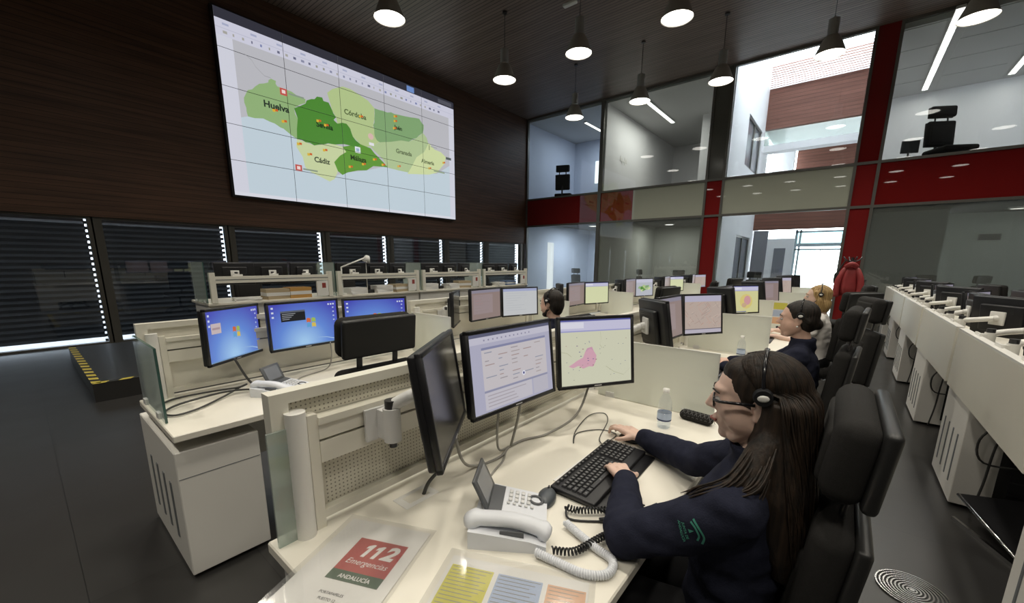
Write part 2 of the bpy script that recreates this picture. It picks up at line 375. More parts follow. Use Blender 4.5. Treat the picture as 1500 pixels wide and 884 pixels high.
# slab between the storeys and upper ceilings
wall(-10.3, -3.05, YF, 20.2, 3.0, 3.45, M_CARPET, 'floor_upper_offices'); wall(-0.05, 8, YF, 20.2, 3.0, 3.45, M_CARPET, 'floor_upper_office_right')
wall(-10.3, -3.05, YF, 20.2, 6.62, 6.8, M_CEILT, 'ceiling_upper_offices'); wall(-0.05, 8, YF, 20.2, 6.56, 6.8, M_CEILT, 'ceiling_upper_office_right')
wall(-10.3, -10.0, YF, 16.6, 3.0, 6.62, M_BLUEW); wall(-10.3, -10.0, YF, 18.4, 0, 3.0, M_BLUEW); wall(-10.0, -6.8, 16.6, 16.8, 3.45, 6.62, M_BLUEW); wall(-10.3, -6.8, 18.2, 18.4, 0, 3.0, M_BLUEW)
wall(-6.85, -6.75, YF, 19.8, 3.45, 6.62); wall(-6.75, -3.15, 19.8, 20, 3.45, 6.62); wall(-6.85, -6.75, YF, 18.2, 0, 3.0, M_GREENG); wall(-6.75, -3.15, 18.2, 18.4, 0, 3.0, M_GREENG)
wall(-4.6, -3.15, 16.2, 16.3, 3.45, 6.62)
wall(-3.15, -3.05, YF, 20, 0, 6.7)
wall(0.02, 8, 18.1, 18.3, 3.45, 6.56, M_WHITEW); wall(7.9, 8, YF, 18.1, 0, 6.56, M_WHITEW)
wall(0.02, 2.0, 16.5, 16.6, 0, 3.0, M_GREENG); wall(2.0, 8, 18.1, 18.3, 0, 3.0, M_GREENG)
wall(0.02, 0.1, YF, 18.1, 0, 6.56, M_WHITEW)
wall(-10.3, -3.15, YF, 18.4, -0.2, 0, M_CARPET, 'floor_lower_offices'); wall(-0.05, 8, YF, 20, -0.2, 0, M_CARPET, 'floor_lower_office_right')
# atrium
wall(-3.05, -2.95, YF, 15.3, 0, 9.0); wall(-3.05, -2.95, 17.7, 18.3, 0, 9.0)
wall(-3.05, -2.95, 15.3, 17.7, 0, 0.9); wall(-3.05, -2.95, 15.3, 17.7, 2.42, 4.6); wall(-3.05, -2.95, 15.3, 17.7, 6.1, 9.0)
for z0, z1 in ((0.9, 2.42), (4.6, 6.1)):
    wd = empty('window_%d' % (20+int(z0)), (-3.0, 16.5, z0), kind='structure'); h = z1-z0
    MB().bb(-0.02, 0.02, -1.2, 1.2, 0.0, 0.06).bb(-0.02, 0.02, -1.2, 1.2, h-0.06, h).bb(-0.02, 0.02, -1.2, -1.14, 0, h).bb(-0.02, 0.02, 1.14, 1.2, 0, h).bb(-0.02, 0.02, -0.03, 0.03, 0, h).build('window_frame', M_MULL, wd)
    MB().bb(-0.03, -0.025, -1.15, 1.15, 0.05, h-0.05).build('pane', pm('grey_obscured_pane', (0.22, 0.225, 0.25), 0.15), wd)
wall(-0.13, -0.05, YF, 24.0, 0, 9.0); wall(-3.05, -0.05, YF, 30, -0.2, 0, pm('pale_stone_floor', (0.45, 0.44, 0.43), 0.3), 'floor_atrium')
wall(-2.95, -0.13, 18.2, 18.5, 6.28, 8.4, M_WOODA, 'wall_atrium_cladding', label='brown timber cladding above the atrium bridge')
wall(-2.95, -0.13, 18.15, 18.6, 5.50, 5.72, M_WHITEW, 'trim_3'); MB().bb(-2.95, -0.13, 18.3, 18.32, 5.74, 6.26).build('window_30', M_CLEAR, kind='structure')
wall(-2.95, -2.2, 20.8, 21.0, 3.3, 6.2); wall(-2.2, -0.13, 21.6, 21.8, 3.3, 6.2, M_WOODA, 'wall_atrium_rear_cladding')
wall(-2.95, -0.13, 18.2, 21.8, 3.0, 3.3, M_WHITEW, 'floor_atrium_bridge'); wall(-2.95, -0.13, 18.6, 21.8, 6.24, 6.3, M_CEILT, 'ceiling_atrium_bridge')
wall(-2.95, -0.13, 18.14, 18.2, 2.72, 3.38, M_WOODA, 'trim_4')
# white sun louvres over the atrium
lv = empty('atrium_louvre', (-1.5, 15.6, 7.6), label='white slatted sun louvre under the bright atrium skylight', cat='louvre')
lm = MB(); lm.add([(-1.43, -0.05, 0.0), (1.37, -0.05, 0.0), (1.37, 0.05, 0.06), (-1.43, 0.05, 0.06), (-1.43, -0.05, 0.015), (1.37, -0.05, 0.015), (1.37, 0.05, 0.075), (-1.43, 0.05, 0.075)], [(3, 2, 1, 0), (4, 5, 6, 7), (0, 1, 5, 4), (2, 3, 7, 6), (1, 2, 6, 5), (3, 0, 4, 7)])
M_LOUV = glass('opal_louvre', (1, 1, 1), 0.2, 0.3, dens=0.9, dcol=(0.9, 0.9, 0.92))
lme = lm.mesh('slat', M_LOUV)
for k in range(26): inst('slat', lme, lv, T(0, -2.2+k*0.19, 0.0))
# lower atrium: door, glazed entrance front
dr = empty('door_1', (-2.0, 18.12, 0), kind='structure')
MB().bb(-0.42, 0.42, -0.03, 0.03, 0.02, 2.4).build('door_leaf', M_WHITEW, dr)
MB().bb(-0.18, 0.18, -0.04, 0.04, 0.75, 2.05).build('pane', pm('grey_obscured_pane', (0.22, 0.225, 0.25), 0.15), dr)
MB().bb(-0.9, -0.42, -0.02, 0.05, 0.0, 2.7).build('side_panel', pm('grey_lift_panel', (0.22, 0.22, 0.24), 0.3), dr)
gf = empty('window_40', (-0.85, 18.2, 0), kind='structure')
g = MB()
for x, w_ in ((-0.70, .04), (-0.58, .03), (0.06, .008), (0.32, .008)): g.bb(x-w_, x+w_, -0.03, 0.03, 0, 2.7 if w_ > .01 else 2.0)
for z in (2.0, 2.62): g.bb(-0.72, 0.72, -0.03, 0.03, z-0.03, z+0.03)
g.bb(-0.72, 0.72, -0.02, 0.02, 2.10, 2.22)
g.build('window_frame', pm('blue_grey_frame', (0.40, 0.48, 0.52), 0.35), gf)
MB().bb(-0.72, 0.72, -0.004, 0.004, 0, 2.0).build('pane', M_PANE, gf)
MB().bb(-0.72, 0.72, -0.004, 0.004, 2.22, 2.6).build('pane', glass('teal_transom', (0.45, 0.60, 0.62), 1.0), gf)
# downlights and lines of light in the side rooms
def area(name, loc, sx, sy, watts, col=(1, 1, 1), rot=(0, 0, 0), spread=180, parent=None):
    l = bpy.data.lights.new(name, 'AREA'); l.shape = 'RECTANGLE'; l.size = sx; l.size_y = sy; l.energy = watts; l.color = col; l.spread = R(spread)
    o = bpy.data.objects.new(name, l); COL.objects.link(o); o.location = loc; o.rotation_euler = rot
    if parent: o.parent = parent
    return o
def line_light(x, y, z, length, w, watts, col, label, rows=1, axis='y', name='linear_ceiling_light'):
    r = empty(name, (x, y, z), label=label, cat='ceiling light', group='linear lights in the glazed offices')
    if axis == 'y':
        MB().bb(-w/2-.01, w/2+.01, -length/2, length/2, -0.02, 0.03).build('housing', M_ARM, r)
        n = max(1, round(length/1.1)); s = length/n
        for k in range(n): MB().bb(-w/2, w/2, -length/2+k*s+0.03, -length/2+(k+1)*s-0.03, -0.03, -0.021).build('diffuser', em((1, 0.97, 0.92), 3.0), r)
        area('office_light', (0, 0, -0.05), w, length, watts, col, parent=r)
    return r
line_light(-5.66, 15.0, 6.60, 2.6, 0.12, 60, (1, .97, .9), 'line of white light on the ceiling of the second upper office')
line_light(1.10, 15.2, 6.54, 5.0, 0.12, 26, (1, .97, .93), 'long line of light on the ceiling of the upper right office')
line_light(2.75, 16.2, 6.54, 3.0, 0.12, 15, (1, .97, .93), 'second line of light farther right in the upper right office')
line_light(-8.2, 15.0, 6.60, 1.5, 0.10, 40, (0.75, .85, 1), 'cool line of light in the first upper office by the timber wall')
for (x, y, z, wt, c, lab) in ((-5.6, 16.6, 2.98, 45, (1, .98, .93), 'round downlight in the second lower office'), (3.3, 16.9, 2.98, 9, (.95, 1, 1), 'round downlight in the dim lower right office'), (-8.4, 15.6, 2.98, 110, (.75, .85, 1), 'round downlight in the first lower office')):
    r = empty('downlight', (x, y, z), label=lab, cat='downlight', group='downlights in the lower offices')
    MB().lathe([(0.20, 0.02), (0.20, -0.02), (0.16, -0.025)], 20).build('ring', M_ARM, r)
    MB().cyl((0, 0, -0.022), (0, 0, 0.01), 0.16, n=20).build('diffuser', em((1, 0.97, 0.92), 3.0), r)
    area('office_light', (0, 0, -0.04), 0.3, 0.3, wt, c, parent=r)
tm_ = MB().bb(-0.585, 0.585, -0.585, 0.585, -0.012, 0.0).mesh('ceiling_tile', M_CEILT)
ctr_ = empty('ceiling_tiles', (0, 0, 6.558), kind='structure')
for i in range(5):
    for j in range(4):
        if True: inst('ceiling_tile', tm_, ctr_, T(0.45+i*1.3+(0.12 if i > 0 else -0.10)+0.05, 13.8+j*1.2, 0))
vt = empty('wall_vent', (3.10, 18.08, 2.30), label='dark slotted air vent on the wall of the dim lower right office', cat='vent')
MB().bb(-0.22, 0.22, -0.01, 0.02, -0.09, 0.09).build('frame', M_MULL, vt)
for k in range(4): MB().bb(-0.2, 0.2, -0.02, 0.0, -0.07+k*0.04, -0.05+k*0.04).build('slat', M_SLOT, vt)
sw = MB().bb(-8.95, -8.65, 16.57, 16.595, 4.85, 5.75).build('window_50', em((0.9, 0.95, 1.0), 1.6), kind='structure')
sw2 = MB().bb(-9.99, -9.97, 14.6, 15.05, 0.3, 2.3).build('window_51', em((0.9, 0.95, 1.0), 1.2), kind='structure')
# ------------------------------------------------------------------ flat print: 2D shapes and lettering
_txt = {}
def text_tris(s, bold=0.0, shear=0.0):
    """triangles of a line of text, centred, cap height about 0.7, returned with its width"""
    key = (s, bold, shear)
    if key in _txt: return _txt[key]
    c = bpy.data.curves.new('t', 'FONT'); c.body = s; c.size = 1.0; c.align_x = 'CENTER'; c.align_y = 'CENTER'; c.offset = bold; c.shear = shear; c.resolution_u = 3
    o = bpy.data.objects.new('t', c); COL.objects.link(o)
    dg = bpy.context.evaluated_depsgraph_get(); me = bpy.data.meshes.new_from_object(o.evaluated_get(dg))
    me.calc_loop_triangles()
    tr = [[(me.vertices[i].co.x, me.vertices[i].co.y) for i in t.vertices] for t in me.loop_triangles]
    bpy.data.objects.remove(o); bpy.data.curves.remove(c); bpy.data.meshes.remove(me)
    _txt[key] = tr; return tr
def clip(poly, x0, x1, y0, y1):
    for ax, lim, sg in ((0, x0, 1), (0, x1, -1), (1, y0, 1), (1, y1, -1)):
        out = []
        for i in range(len(poly)):
            a, b = poly[i-1], poly[i]; da, db = (a[ax]-lim)*sg, (b[ax]-lim)*sg
            if da >= 0 and db >= 0: out.append(b)
            elif da >= 0 > db or da < 0 <= db:
                t = da/(da-db); out.append((a[0]+(b[0]-a[0])*t, a[1]+(b[1]-a[1])*t))
                if db >= 0: out.append(b)
        poly = out
        if len(poly) < 3: return []
    return poly
def rect(x0, x1, y0, y1): return [(x0, y0), (x1, y0), (x1, y1), (x0, y1)]
def put_text(items, s, x, y, size, col, bold=0.0, shear=0.0, asp=1.0, rot=0.0):
    c, sn = math.cos(R(rot)), math.sin(R(rot))
    for t in text_tris(s, bold, shear):
        items.append(([(x+(p[0]*c-p[1]*sn)*size/asp, y+(p[0]*sn+p[1]*c)*size) for p in t], col))
    return items
def ellipse(x, y, rx, ry, n=12): return [(x+rx*math.cos(2*math.pi*i/n), y+ry*math.sin(2*math.pi*i/n)) for i in range(n)]
def ngon_tris(poly):
    """ear-clip a 2D polygon through bmesh so concave outlines fill cleanly"""
    from mathutils.geometry import tessellate_polygon
    return [[poly[i] for i in t] for t in tessellate_polygon([[Vector((p[0], p[1], 0)) for p in poly]])]

# ------------------------------------------------------------------ video wall
PROV = {
'huelva':[(0.06,0.561),(0.074,0.61),(0.099,0.644),(0.112,0.665),(0.141,0.688),(0.151,0.715),(0.167,0.71),(0.169,0.682),(0.19,0.679),(0.216,0.677),(0.264,0.657),(0.263,0.633),(0.22,0.581),(0.23,0.525),(0.221,0.397),(0.202,0.413),(0.177,0.441),(0.149,0.459),(0.113,0.472),(0.066,0.462),(0.064,0.507)],
'sevilla':[(0.22,0.581),(0.263,0.63),(0.268,0.651),(0.298,0.674),(0.308,0.695),(0.328,0.7),(0.332,0.68),(0.352,0.68),(0.365,0.634),(0.378,0.6),(0.367,0.578),(0.382,0.56),(0.42,0.576),(0.435,0.549),(0.444,0.501),(0.476,0.461),(0.463,0.439),(0.43,0.435),(0.386,0.427),(0.354,0.416),(0.324,0.404),(0.283,0.381),(0.251,0.389),(0.221,0.397),(0.23,0.525)],
'cordoba':[(0.349,0.74),(0.371,0.775),(0.414,0.814),(0.446,0.815),(0.489,0.796),(0.523,0.778),(0.551,0.74),(0.548,0.668),(0.54,0.611),(0.551,0.561),(0.573,0.516),(0.535,0.474),(0.505,0.454),(0.476,0.461),(0.444,0.501),(0.435,0.549),(0.42,0.576),(0.382,0.56),(0.378,0.6),(0.365,0.634),(0.357,0.687)],
'jaen':[(0.551,0.74),(0.594,0.742),(0.632,0.751),(0.672,0.751),(0.74,0.763),(0.784,0.773),(0.809,0.735),(0.803,0.673),(0.765,0.618),(0.721,0.572),(0.679,0.566),(0.625,0.535),(0.585,0.502),(0.555,0.518),(0.544,0.559),(0.541,0.62),(0.548,0.668)],
'granada':[(0.573,0.512),(0.625,0.535),(0.679,0.566),(0.721,0.572),(0.765,0.618),(0.803,0.673),(0.825,0.642),(0.836,0.585),(0.807,0.524),(0.761,0.468),(0.737,0.4),(0.714,0.333),(0.658,0.333),(0.599,0.338),(0.581,0.389),(0.558,0.418),(0.534,0.446),(0.523,0.464)],
'almeria':[(0.836,0.606),(0.87,0.567),(0.91,0.56),(0.942,0.529),(0.933,0.472),(0.882,0.382),(0.833,0.351),(0.706,0.321),(0.737,0.4),(0.761,0.468),(0.807,0.524)],
'malaga':[(0.476,0.461),(0.505,0.454),(0.522,0.451),(0.539,0.421),(0.581,0.37),(0.603,0.339),(0.58,0.336),(0.53,0.326),(0.498,0.286),(0.457,0.273),(0.411,0.246),(0.388,0.222),(0.37,0.242),(0.357,0.299),(0.383,0.35),(0.411,0.385),(0.396,0.414),(0.43,0.435)],
'cadiz':[(0.221,0.397),(0.251,0.389),(0.283,0.381),(0.324,0.404),(0.355,0.419),(0.396,0.414),(0.411,0.385),(0.383,0.35),(0.357,0.299),(0.37,0.242),(0.354,0.186),(0.333,0.163),(0.293,0.187),(0.265,0.203),(0.242,0.229),(0.236,0.292),(0.216,0.348)],
'sea':[(0.0,0.415),(0.066,0.462),(0.113,0.472),(0.149,0.459),(0.177,0.441),(0.221,0.397),(0.236,0.292),(0.242,0.229),(0.293,0.187),(0.333,0.163),(0.368,0.216),(0.411,0.246),(0.498,0.286),(0.58,0.336),(0.714,0.333),(0.881,0.371),(1.0,0.502),(1.0,0.0),(0.0,0.0)]}
PCOL = {'sea': 'c3d2dc', 'huelva': '93b37b', 'sevilla': '4f8a36', 'cordoba': 'b4c78d', 'jaen': '82a673', 'granada': 'b0c494', 'almeria': 'cfdba4', 'malaga': '62983a', 'cadiz': 'c9d5a4'}
FLAGS = [(0.306,0.543),(0.334,0.528),(0.153,0.535),(0.18,0.484),(0.226,0.368),(0.261,0.316),(0.322,0.364),(0.651,0.729),(0.65,0.695),(0.645,0.641),(0.484,0.652),(0.537,0.375),(0.484,0.325),(0.424,0.288),(0.578,0.35),(0.659,0.364),(0.835,0.402),(0.925,0.476)]
def wall_items():
    it = [(rect(0, 1, 0, 1), 'bcbcc2')]
    it.append((PROV['sea'], 'c3d2dc'))
    # rough jagged borders
    for k in ('huelva', 'cordoba', 'jaen', 'granada', 'almeria', 'cadiz', 'malaga', 'sevilla'):
        P = PROV[k]; out = []
        for i in range(len(P)):
            a, b = P[i], P[(i+1) % len(P)]; out.append(a)
            if math.hypot(b[0]-a[0], b[1]-a[1]) > 0.028 and k in ('huelva', 'jaen', 'sevilla'):
                out.append(((a[0]+b[0])/2+random.uniform(-.004, .004), (a[1]+b[1])/2+random.uniform(-.007, .007)))
        it.append((out, PCOL[k]))
    it.append((rect(0.0, 0.045, 0, 0.86), 'd3d4e0')); it.append((rect(0.965, 1, 0, 0.86), 'd3d4e0')); it.append((rect(0, 1, 0, 0.022), 'd9dbe4'))
    it.append((rect(0, 1, 0.86, 0.945), 'cfcfdf')); it.append((rect(0, 1, 0.898, 0.902), 'bfc0d2')); it.append((rect(0, 1, 0.945, 1), '34343e'))
    it.append((rect(0.72, 0.76, 0.95, 0.99), '6f8fc8')); it.append((rect(0.9, 0.985, 0.955, 0.985), '55565f'))
    for s, (x, y), c, sz in (('Huelva', (0.16, 0.56), '26322a', .062), ('Sevilla', (0.329, 0.521), '17301a', .055), ('Córdoba', (0.461, 0.654), '55663f', .055), ('Jaén', (0.666, 0.651), '22351f', .05),
                         ('Cádiz', (0.308, 0.291), '3f4a36', .055), ('Málaga', (0.462, 0.354), '26371c', .055), ('Granada', (0.69, 0.477), '5b6a48', .052), ('Almería', (0.825, 0.448), '5f6c45', .05)):
        put_text(it, s, x, y, sz*0.86, c, 0.03, 0, asp=6.1/3.41)
    for i, (x, y) in enumerate(FLAGS):
        it.append((rect(x-.008, x+.001, y-.009, y+.007), 'd9b23c')); it.append((rect(x+.001, x+.010, y-.003, y+.010), 'd0622e'))
    for x, y in ((0.188, 0.659), (0.217, 0.217)):
        it.append((rect(x-.012, x+.012, y-.02, y+.02), 'c4574f')); it.append((rect(x-.006, x+.006, y-.009, y+.011), 'f0d8d4'))
        it.append((rect(x+.016, x+.07, y-.006, y+.004), '8a9a86'))
    it.append((rect(0.449, 0.473, 0.395, 0.437), 'e6ebf0')); it.append((rect(0.454, 0.468, 0.405, 0.427), '9fb4cc'))
    it.append((ellipse(0.525, 0.533, 0.013, 0.022), 'd8b8b0')); it.append((rect(0.515, 0.538, 0.47, 0.49), 'e4e4ea'))
    it.append((rect(0.835, 0.838, 0.55, 0.59), '2b3328')); it.append((rect(0.845, 0.885, 0.578, 0.584), '9aa0a0')); it.append((rect(0.94, 0.975, 0.51, 0.53), '555e5c')); it.append((rect(0.86, 0.93, 0.385, 0.395), '8fa080'))
    for k in range(34):
        x = 0.02+k*0.0265
        it.append((rect(x, x+random.uniform(.004, .012), 0.872, 0.886), random.choice(('8d90a8', 'a9a7a0', '7d86b0', '9a9a90', '6d6f86'))))
        if k % 3 == 0: it.append((rect(x, x+.018, 0.915, 0.926), 'a9aec8'))
    # frontier line over the grey land
    L = [(0.075, 0.80), (0.095, 0.78), (0.105, 0.75), (0.13, 0.715), (0.15, 0.715)]
    for a, b in zip(L[:-1], L[1:]): it.append(([a, b, (b[0], b[1]+.004), (a[0], a[1]+.004)], 'a3a3a8'))
    return it
def video_wall():
    Y0, Y1, Z0, Zt = 3.10, 9.20, 2.79, 6.20
    root = empty('video_wall', (XL, 0, 0), label='huge video wall with a green regional map on the timber wall', cat='screen')
    MB().bb(0.0, 0.10, Y0-.03, Y1+.03, Z0-.03, Zt+.03).build('frame', M_BLACK, root)
    items = wall_items(); cols = []; 
    for _, c in items:
        if c not in cols: cols.append(c)
    mats = [em(c, 0.92) for c in cols]+[M_BLACK]
    W, H = Y1-Y0, Zt-Z0; nx = ny = 5
    tris = []
    for p, c in items:
        for t in (ngon_tris(p) if len(p) > 4 else [p]): tris.append((t, c))
    for i in range(nx):
        for j in range(ny):
            u0, u1, v0, v1 = i/nx, (i+1)/nx, j/ny, (j+1)/ny
            b = MB(); g = 0.0045
            b.bb(0.101, 0.125, Y0+u0*W+g, Y0+u1*W-g, Z0+v0*H+g, Z0+v1*H-g, len(cols))
            lay = {}
            for q, (t, c) in enumerate(tris):
                pl = clip(t, u0+g/W, u1-g/W, v0+g/H, v1-g/H)
                if pl:
                    ar = sum(pl[k-1][0]*pl[k][1]-pl[k][0]*pl[k-1][1] for k in range(len(pl)))
                    if ar < 0: pl = pl[::-1]
                    x = 0.126+q*0.000009
                    b.add([(x, Y0+p[0]*W, Z0+p[1]*H) for p in pl], [tuple(range(len(pl)))], cols.index(c))
            b.build('screen_panel', mats, root)
video_wall()

# ------------------------------------------------------------------ pendant lamps
M_BELL = pm('grey_lamp_bell', (0.42, 0.40, 0.36), 0.4, metal=0.0)
M_LAMPGLOW = em((1.0, 0.96, 0.88), 7.0)
lamp_meshes = None
def pendant(x, y, label):
    global lamp_meshes
    z = 5.4; r = empty('pendant_lamp', (x, y, z), label=label, cat='lamp', group='bell shaped pendant lamps')
    if lamp_meshes is None:
        lamp_meshes = dict(
            shade=MB().lathe([(0.252, 0.0), (0.24, 0.03), (0.18, 0.18), (0.135, 0.28), (0.10, 0.32), (0.09, 0.32), (0.12, 0.275), (0.17, 0.17), (0.23, 0.03), (0.245, 0.0)], 32).mesh('shade', M_BELL),
            housing=MB().cyl((0, 0, 0.32), (0, 0, 0.60), 0.088, n=24).cyl((0, 0, 0.60), (0, 0, 0.64), 0.05, 0.02, n=16).mesh('housing', pm('grey_lamp_housing', (0.36, 0.36, 0.35), 0.35, metal=0.2)),
            lens=MB().cyl((0, 0, 0.012), (0, 0, 0.022), 0.238, n=32).mesh('lens', M_LAMPGLOW),
            cable=MB().cyl((0, 0, 0.64), (0, 0, ZC-z), 0.006, n=6).cyl((0, 0, ZC-z-0.04), (0, 0, ZC-z), 0.05, n=12).mesh('cable', M_DKMETAL))
    for k, me in lamp_meshes.items(): inst(k, me, r)
    l = bpy.data.lights.new('lamp_light', 'AREA'); l.shape = 'DISK'; l.size = 0.42; l.energy = LAMP_W; l.color = LAMP_COL; l.spread = R(125)
    o = bpy.data.objects.new('lamp_light', l); COL.objects.link(o); o.parent = r; o.location = (0, 0, -0.01)
LX = [-6.35, -4.49, -2.66, -0.77, 1.12, 3.0]; LY = [-1.3, 1.6, 4.53, 7.45, 10.43]
side = ['nearest the timber wall', 'second from the timber wall', 'third from the timber wall', 'fourth from the timber wall', 'fifth from the timber wall', 'sixth from the timber wall']
rowt = ['in the row behind the camera', 'in the row above the camera', 'in the nearest visible row', 'in the middle row', 'in the row by the glass partition']
for j, y in enumerate(LY):
    for i, x in enumerate(LX):
        pendant(x, y, 'bell pendant lamp %s, %s' % (rowt[j], side[i]))
for x, y, k in ((-5.1, 8.05, 0), (-4.0, 7.65, 1), (-4.35, 7.55, 2)):
    r = empty('ceiling_detector', (x, y, ZC), label=('small white rectangular sensor box on the timber ceiling' if k == 0 else 'small round white smoke detector on the timber ceiling, right one of two' if k == 1 else 'small round white smoke detector on the timber ceiling, left one of two'), cat='detector', group='detectors on the ceiling')
    if k == 0: MB().rbox((0, 0, -0.025), (0.30, 0.10, 0.05), 0.01).build('body', M_POST, r)
    else: MB().lathe([(0.0, -0.06), (0.05, -0.06), (0.06, -0.03), (0.075, -0.02), (0.075, 0.0)], 16).build('body', M_POST, r)
# ------------------------------------------------------------------ screens
def screen_items(kind):
    it = []
    if kind == 'desktop' or kind == 'desktop_console' or kind == 'desktop_note':
        it.append((rect(0, 1, 0, 1), 'DESK'))
        # four wavy coloured window tiles in the middle
        cx, cy, s = 0.58 if kind == 'desktop_console' else 0.52, 0.52, 0.085
        def wav(x0, x1, y0, y1):
            top = [(x0+(x1-x0)*i/4, y1+0.012*math.sin(i/4*math.pi*1.2)) for i in range(5)]; bot = [(x1-(x1-x0)*i/4, y0+0.012*math.sin((1-i/4)*math.pi*1.2)) for i in range(5)]
            return (top+bot)[::-1]
        it.append((wav(cx-s*.8, cx-.006, cy+.01, cy+s*1.25), 'd0683c')); it.append((wav(cx+.006, cx+s*.8, cy+.01, cy+s*1.25), '9dbb5c'))
        it.append((wav(cx-s*.8, cx-.006, cy-s*1.25, cy-.01), '5fa2d6')); it.append((wav(cx+.006, cx+s*.8, cy-s*1.25, cy-.01), 'd8bd58'))
        for k in range(3): it.append((rect(.03, .06, .90-k*.1, .94-k*.1), 'cfd8e8')); it.append((rect(.86+k*.04, .885+k*.04, .90, .94), 'cfd8e8'))
        for k in range(4): it.append((rect(.93, .955, .82-k*.1, .85-k*.1), 'b8c8e4'))
        it.append((rect(0, 1, 0, .025), '6f95c0')); it.append(([(.62, .16), (.80, .12), (.96, .04), (.97, .06), (.80, .135)], 'a9c8e6'))
        if kind == 'desktop_console':
            it.append((rect(.15, .50, .60, .84), '14161c')); it.append((rect(.15, .50, .80, .84), '5a5f6a'))
            for k in range(4): it.append((rect(.17, .36-.03*k, .765-k*.04, .778-k*.04), 'a0a4aa'))
        if kind == 'desktop_note': it.append((rect(.07, .24, .56, .76), 'c7b6b6')); it.append((rect(.09, .22, .64, .68), 'a88f92'))
    elif kind == 'form':
        it.append((rect(0, 1, 0, 1), 'aeadc2')); it.append((rect(0, 1, .955, 1), '5d5f78')); it.append((rect(0, 1, .87, .955), 'c2c0cf'))
        it.append((rect(.12, .93, .28, .80), 'c6c0c4')); it.append((rect(.12, .93, .79, .82), '8386a6')); it.append((rect(.12, .93, .25, .275), '8f90a8'))
        it.append((rect(.12, .70, .03, .25), 'c3bfc8')); it.append((rect(.72, .93, .03, .25), 'b9b6c2'))
        rs = random.Random(3)
        for k in range(9):
            for q in range(5):
                if rs.random() < .7:
                    x = .15+q*.155; it.append((rect(x, x+rs.uniform(.04, .12), .745-k*.052, .757-k*.052), rs.choice(('9a9499', 'a79c9c', '9095a5', 'a5918f'))))
        for k in range(4): it.append((rect(.15, .15+rs.uniform(.2, .5), .20-k*.045, .212-k*.045), 'a7a0a8'))
        it.append((ellipse(.60, .37, .022, .034), 'e2e2ee')); it.append((ellipse(.60, .37, .011, .018), '3a3f7a'))
        for k in range(12): it.append((rect(.15+k*.05, .165+k*.05, .90, .92), '8b88a0'))
    elif kind in ('map_pink', 'map_plain', 'map_yellow'):
        bg = {'map_pink': 'd0d0b8', 'map_plain': 'd8dcb0', 'map_yellow': 'd3cf98'}[kind]
        it.append((rect(0, 1, 0, 1), bg)); it.append((rect(0, 1, .82, 1), 'c6c4dc')); it.append((rect(0, .32, .87, .96), 'dcdbe8')); it.append((rect(0, 1, .815, .835), '9fa0cc')); it.append((rect(0, 1, .975, 1), '5a5ea0'))
        rs = random.Random(5)
        if kind == 'map_pink':
            it.append(([(.10, .30), (.16, .27), (.24, .30), (.30, .25), (.38, .28), (.44, .27), (.48, .35), (.49, .44), (.45, .52), (.40, .55), (.33, .50), (.30, .42), (.22, .38), (.15, .33)], 'd3a4b4'))
            it.append(([(.33, .50), (.40, .55), (.45, .52), (.43, .58), (.36, .56)], 'c99ab0'))
            for k in range(26): x, y = rs.uniform(.05, .95), rs.uniform(.08, .75); it.append((rect(x, x+.012, y, y+.008), rs.choice(('8c8c7c', '6f7a8c', 'a07070', '5a6a90'))))
            for k in range(10): x, y = rs.uniform(.2, .5), rs.uniform(.25, .62); it.append((rect(x, x+.02, y, y+.01), rs.choice(('7a5a88', '5a5f90', '905a6a'))))
            for L in ([(.55, .80), (.56, .68), (.54, .60), (.57, .55)], [(.62, .26), (.74, .16), (.88, .10), (.98, .20)], [(.0, .52), (.08, .5), (.14, .44)]):
                for a, b in zip(L[:-1], L[1:]): it.append(([a, b, (b[0]+.003, b[1]+.006), (a[0]+.003, a[1]+.006)][::-1], 'b4b495'))
        if kind == 'map_yellow':
            it.append((ellipse(.5, .42, .26, .28), 'd8c77a')); it.append((ellipse(.55, .46, .14, .18), 'cf9a9c')); it.append((ellipse(.42, .28, .10, .09), 'c8a888')); it.append((rect(.1, .5, .02, .05), '55609a'))
    elif kind == 'map_streets':
        it.append((rect(0, 1, 0, 1), 'b9a89e')); it.append((rect(0, 1, .84, 1), 'b6b2c6')); it.append((rect(0, 1, .10, .12), '6a646e')); it.append((rect(0, 1, 0, .10), 'b9b3c0'))
        rs = random.Random(9)
        for k in range(60):
            x, y, a, l = rs.uniform(.02, .95), rs.uniform(.14, .80), rs.choice((.5, .6, .7, 2.1, 2.2)), rs.uniform(.06, .22)
            dx, dy = math.cos(a)*l, math.sin(a)*l
            P = clip([(x, y), (x+dx, y+dy), (x+dx-.008*math.sin(a), y+dy+.008*math.cos(a)), (x-.008*math.sin(a), y+.008*math.cos(a))], 0, 1, .13, .83)
            if P: it.append((P, rs.choice(('a3857c', 'cdbcae', '9a928c', 'c59a8a'))))
    elif kind == 'list':
        it.append((rect(0, 1, 0, 1), '8f7d79')); it.append((rect(0, 1, .9, 1), '8a8594')); rs = random.Random(4)
        it.append((rect(.06, .72, .18, .84), '988889'))
        for k in range(12): it.append((rect(.1, .1+rs.uniform(.2, .55), .78-k*.05, .79-k*.05), rs.choice(('8f807e', '96868a', 'a0787a'))))
    elif kind == 'blank':
        it.append((rect(0, 1, 0, 1), 'c4c6c8')); it.append((rect(0, 1, .9, 1), 'a3aacc')); rs = random.Random(6)
        for k in range(8): it.append((rect(.08, .08+rs.uniform(.2, .7), .82-k*.09, .832-k*.09), 'b2b5bc'))
    elif kind == 'andalusia':
        it.append((rect(0, 1, 0, 1), 'b9bcc6')); it.append((rect(0, 1, .8, 1), 'c8c8da'))
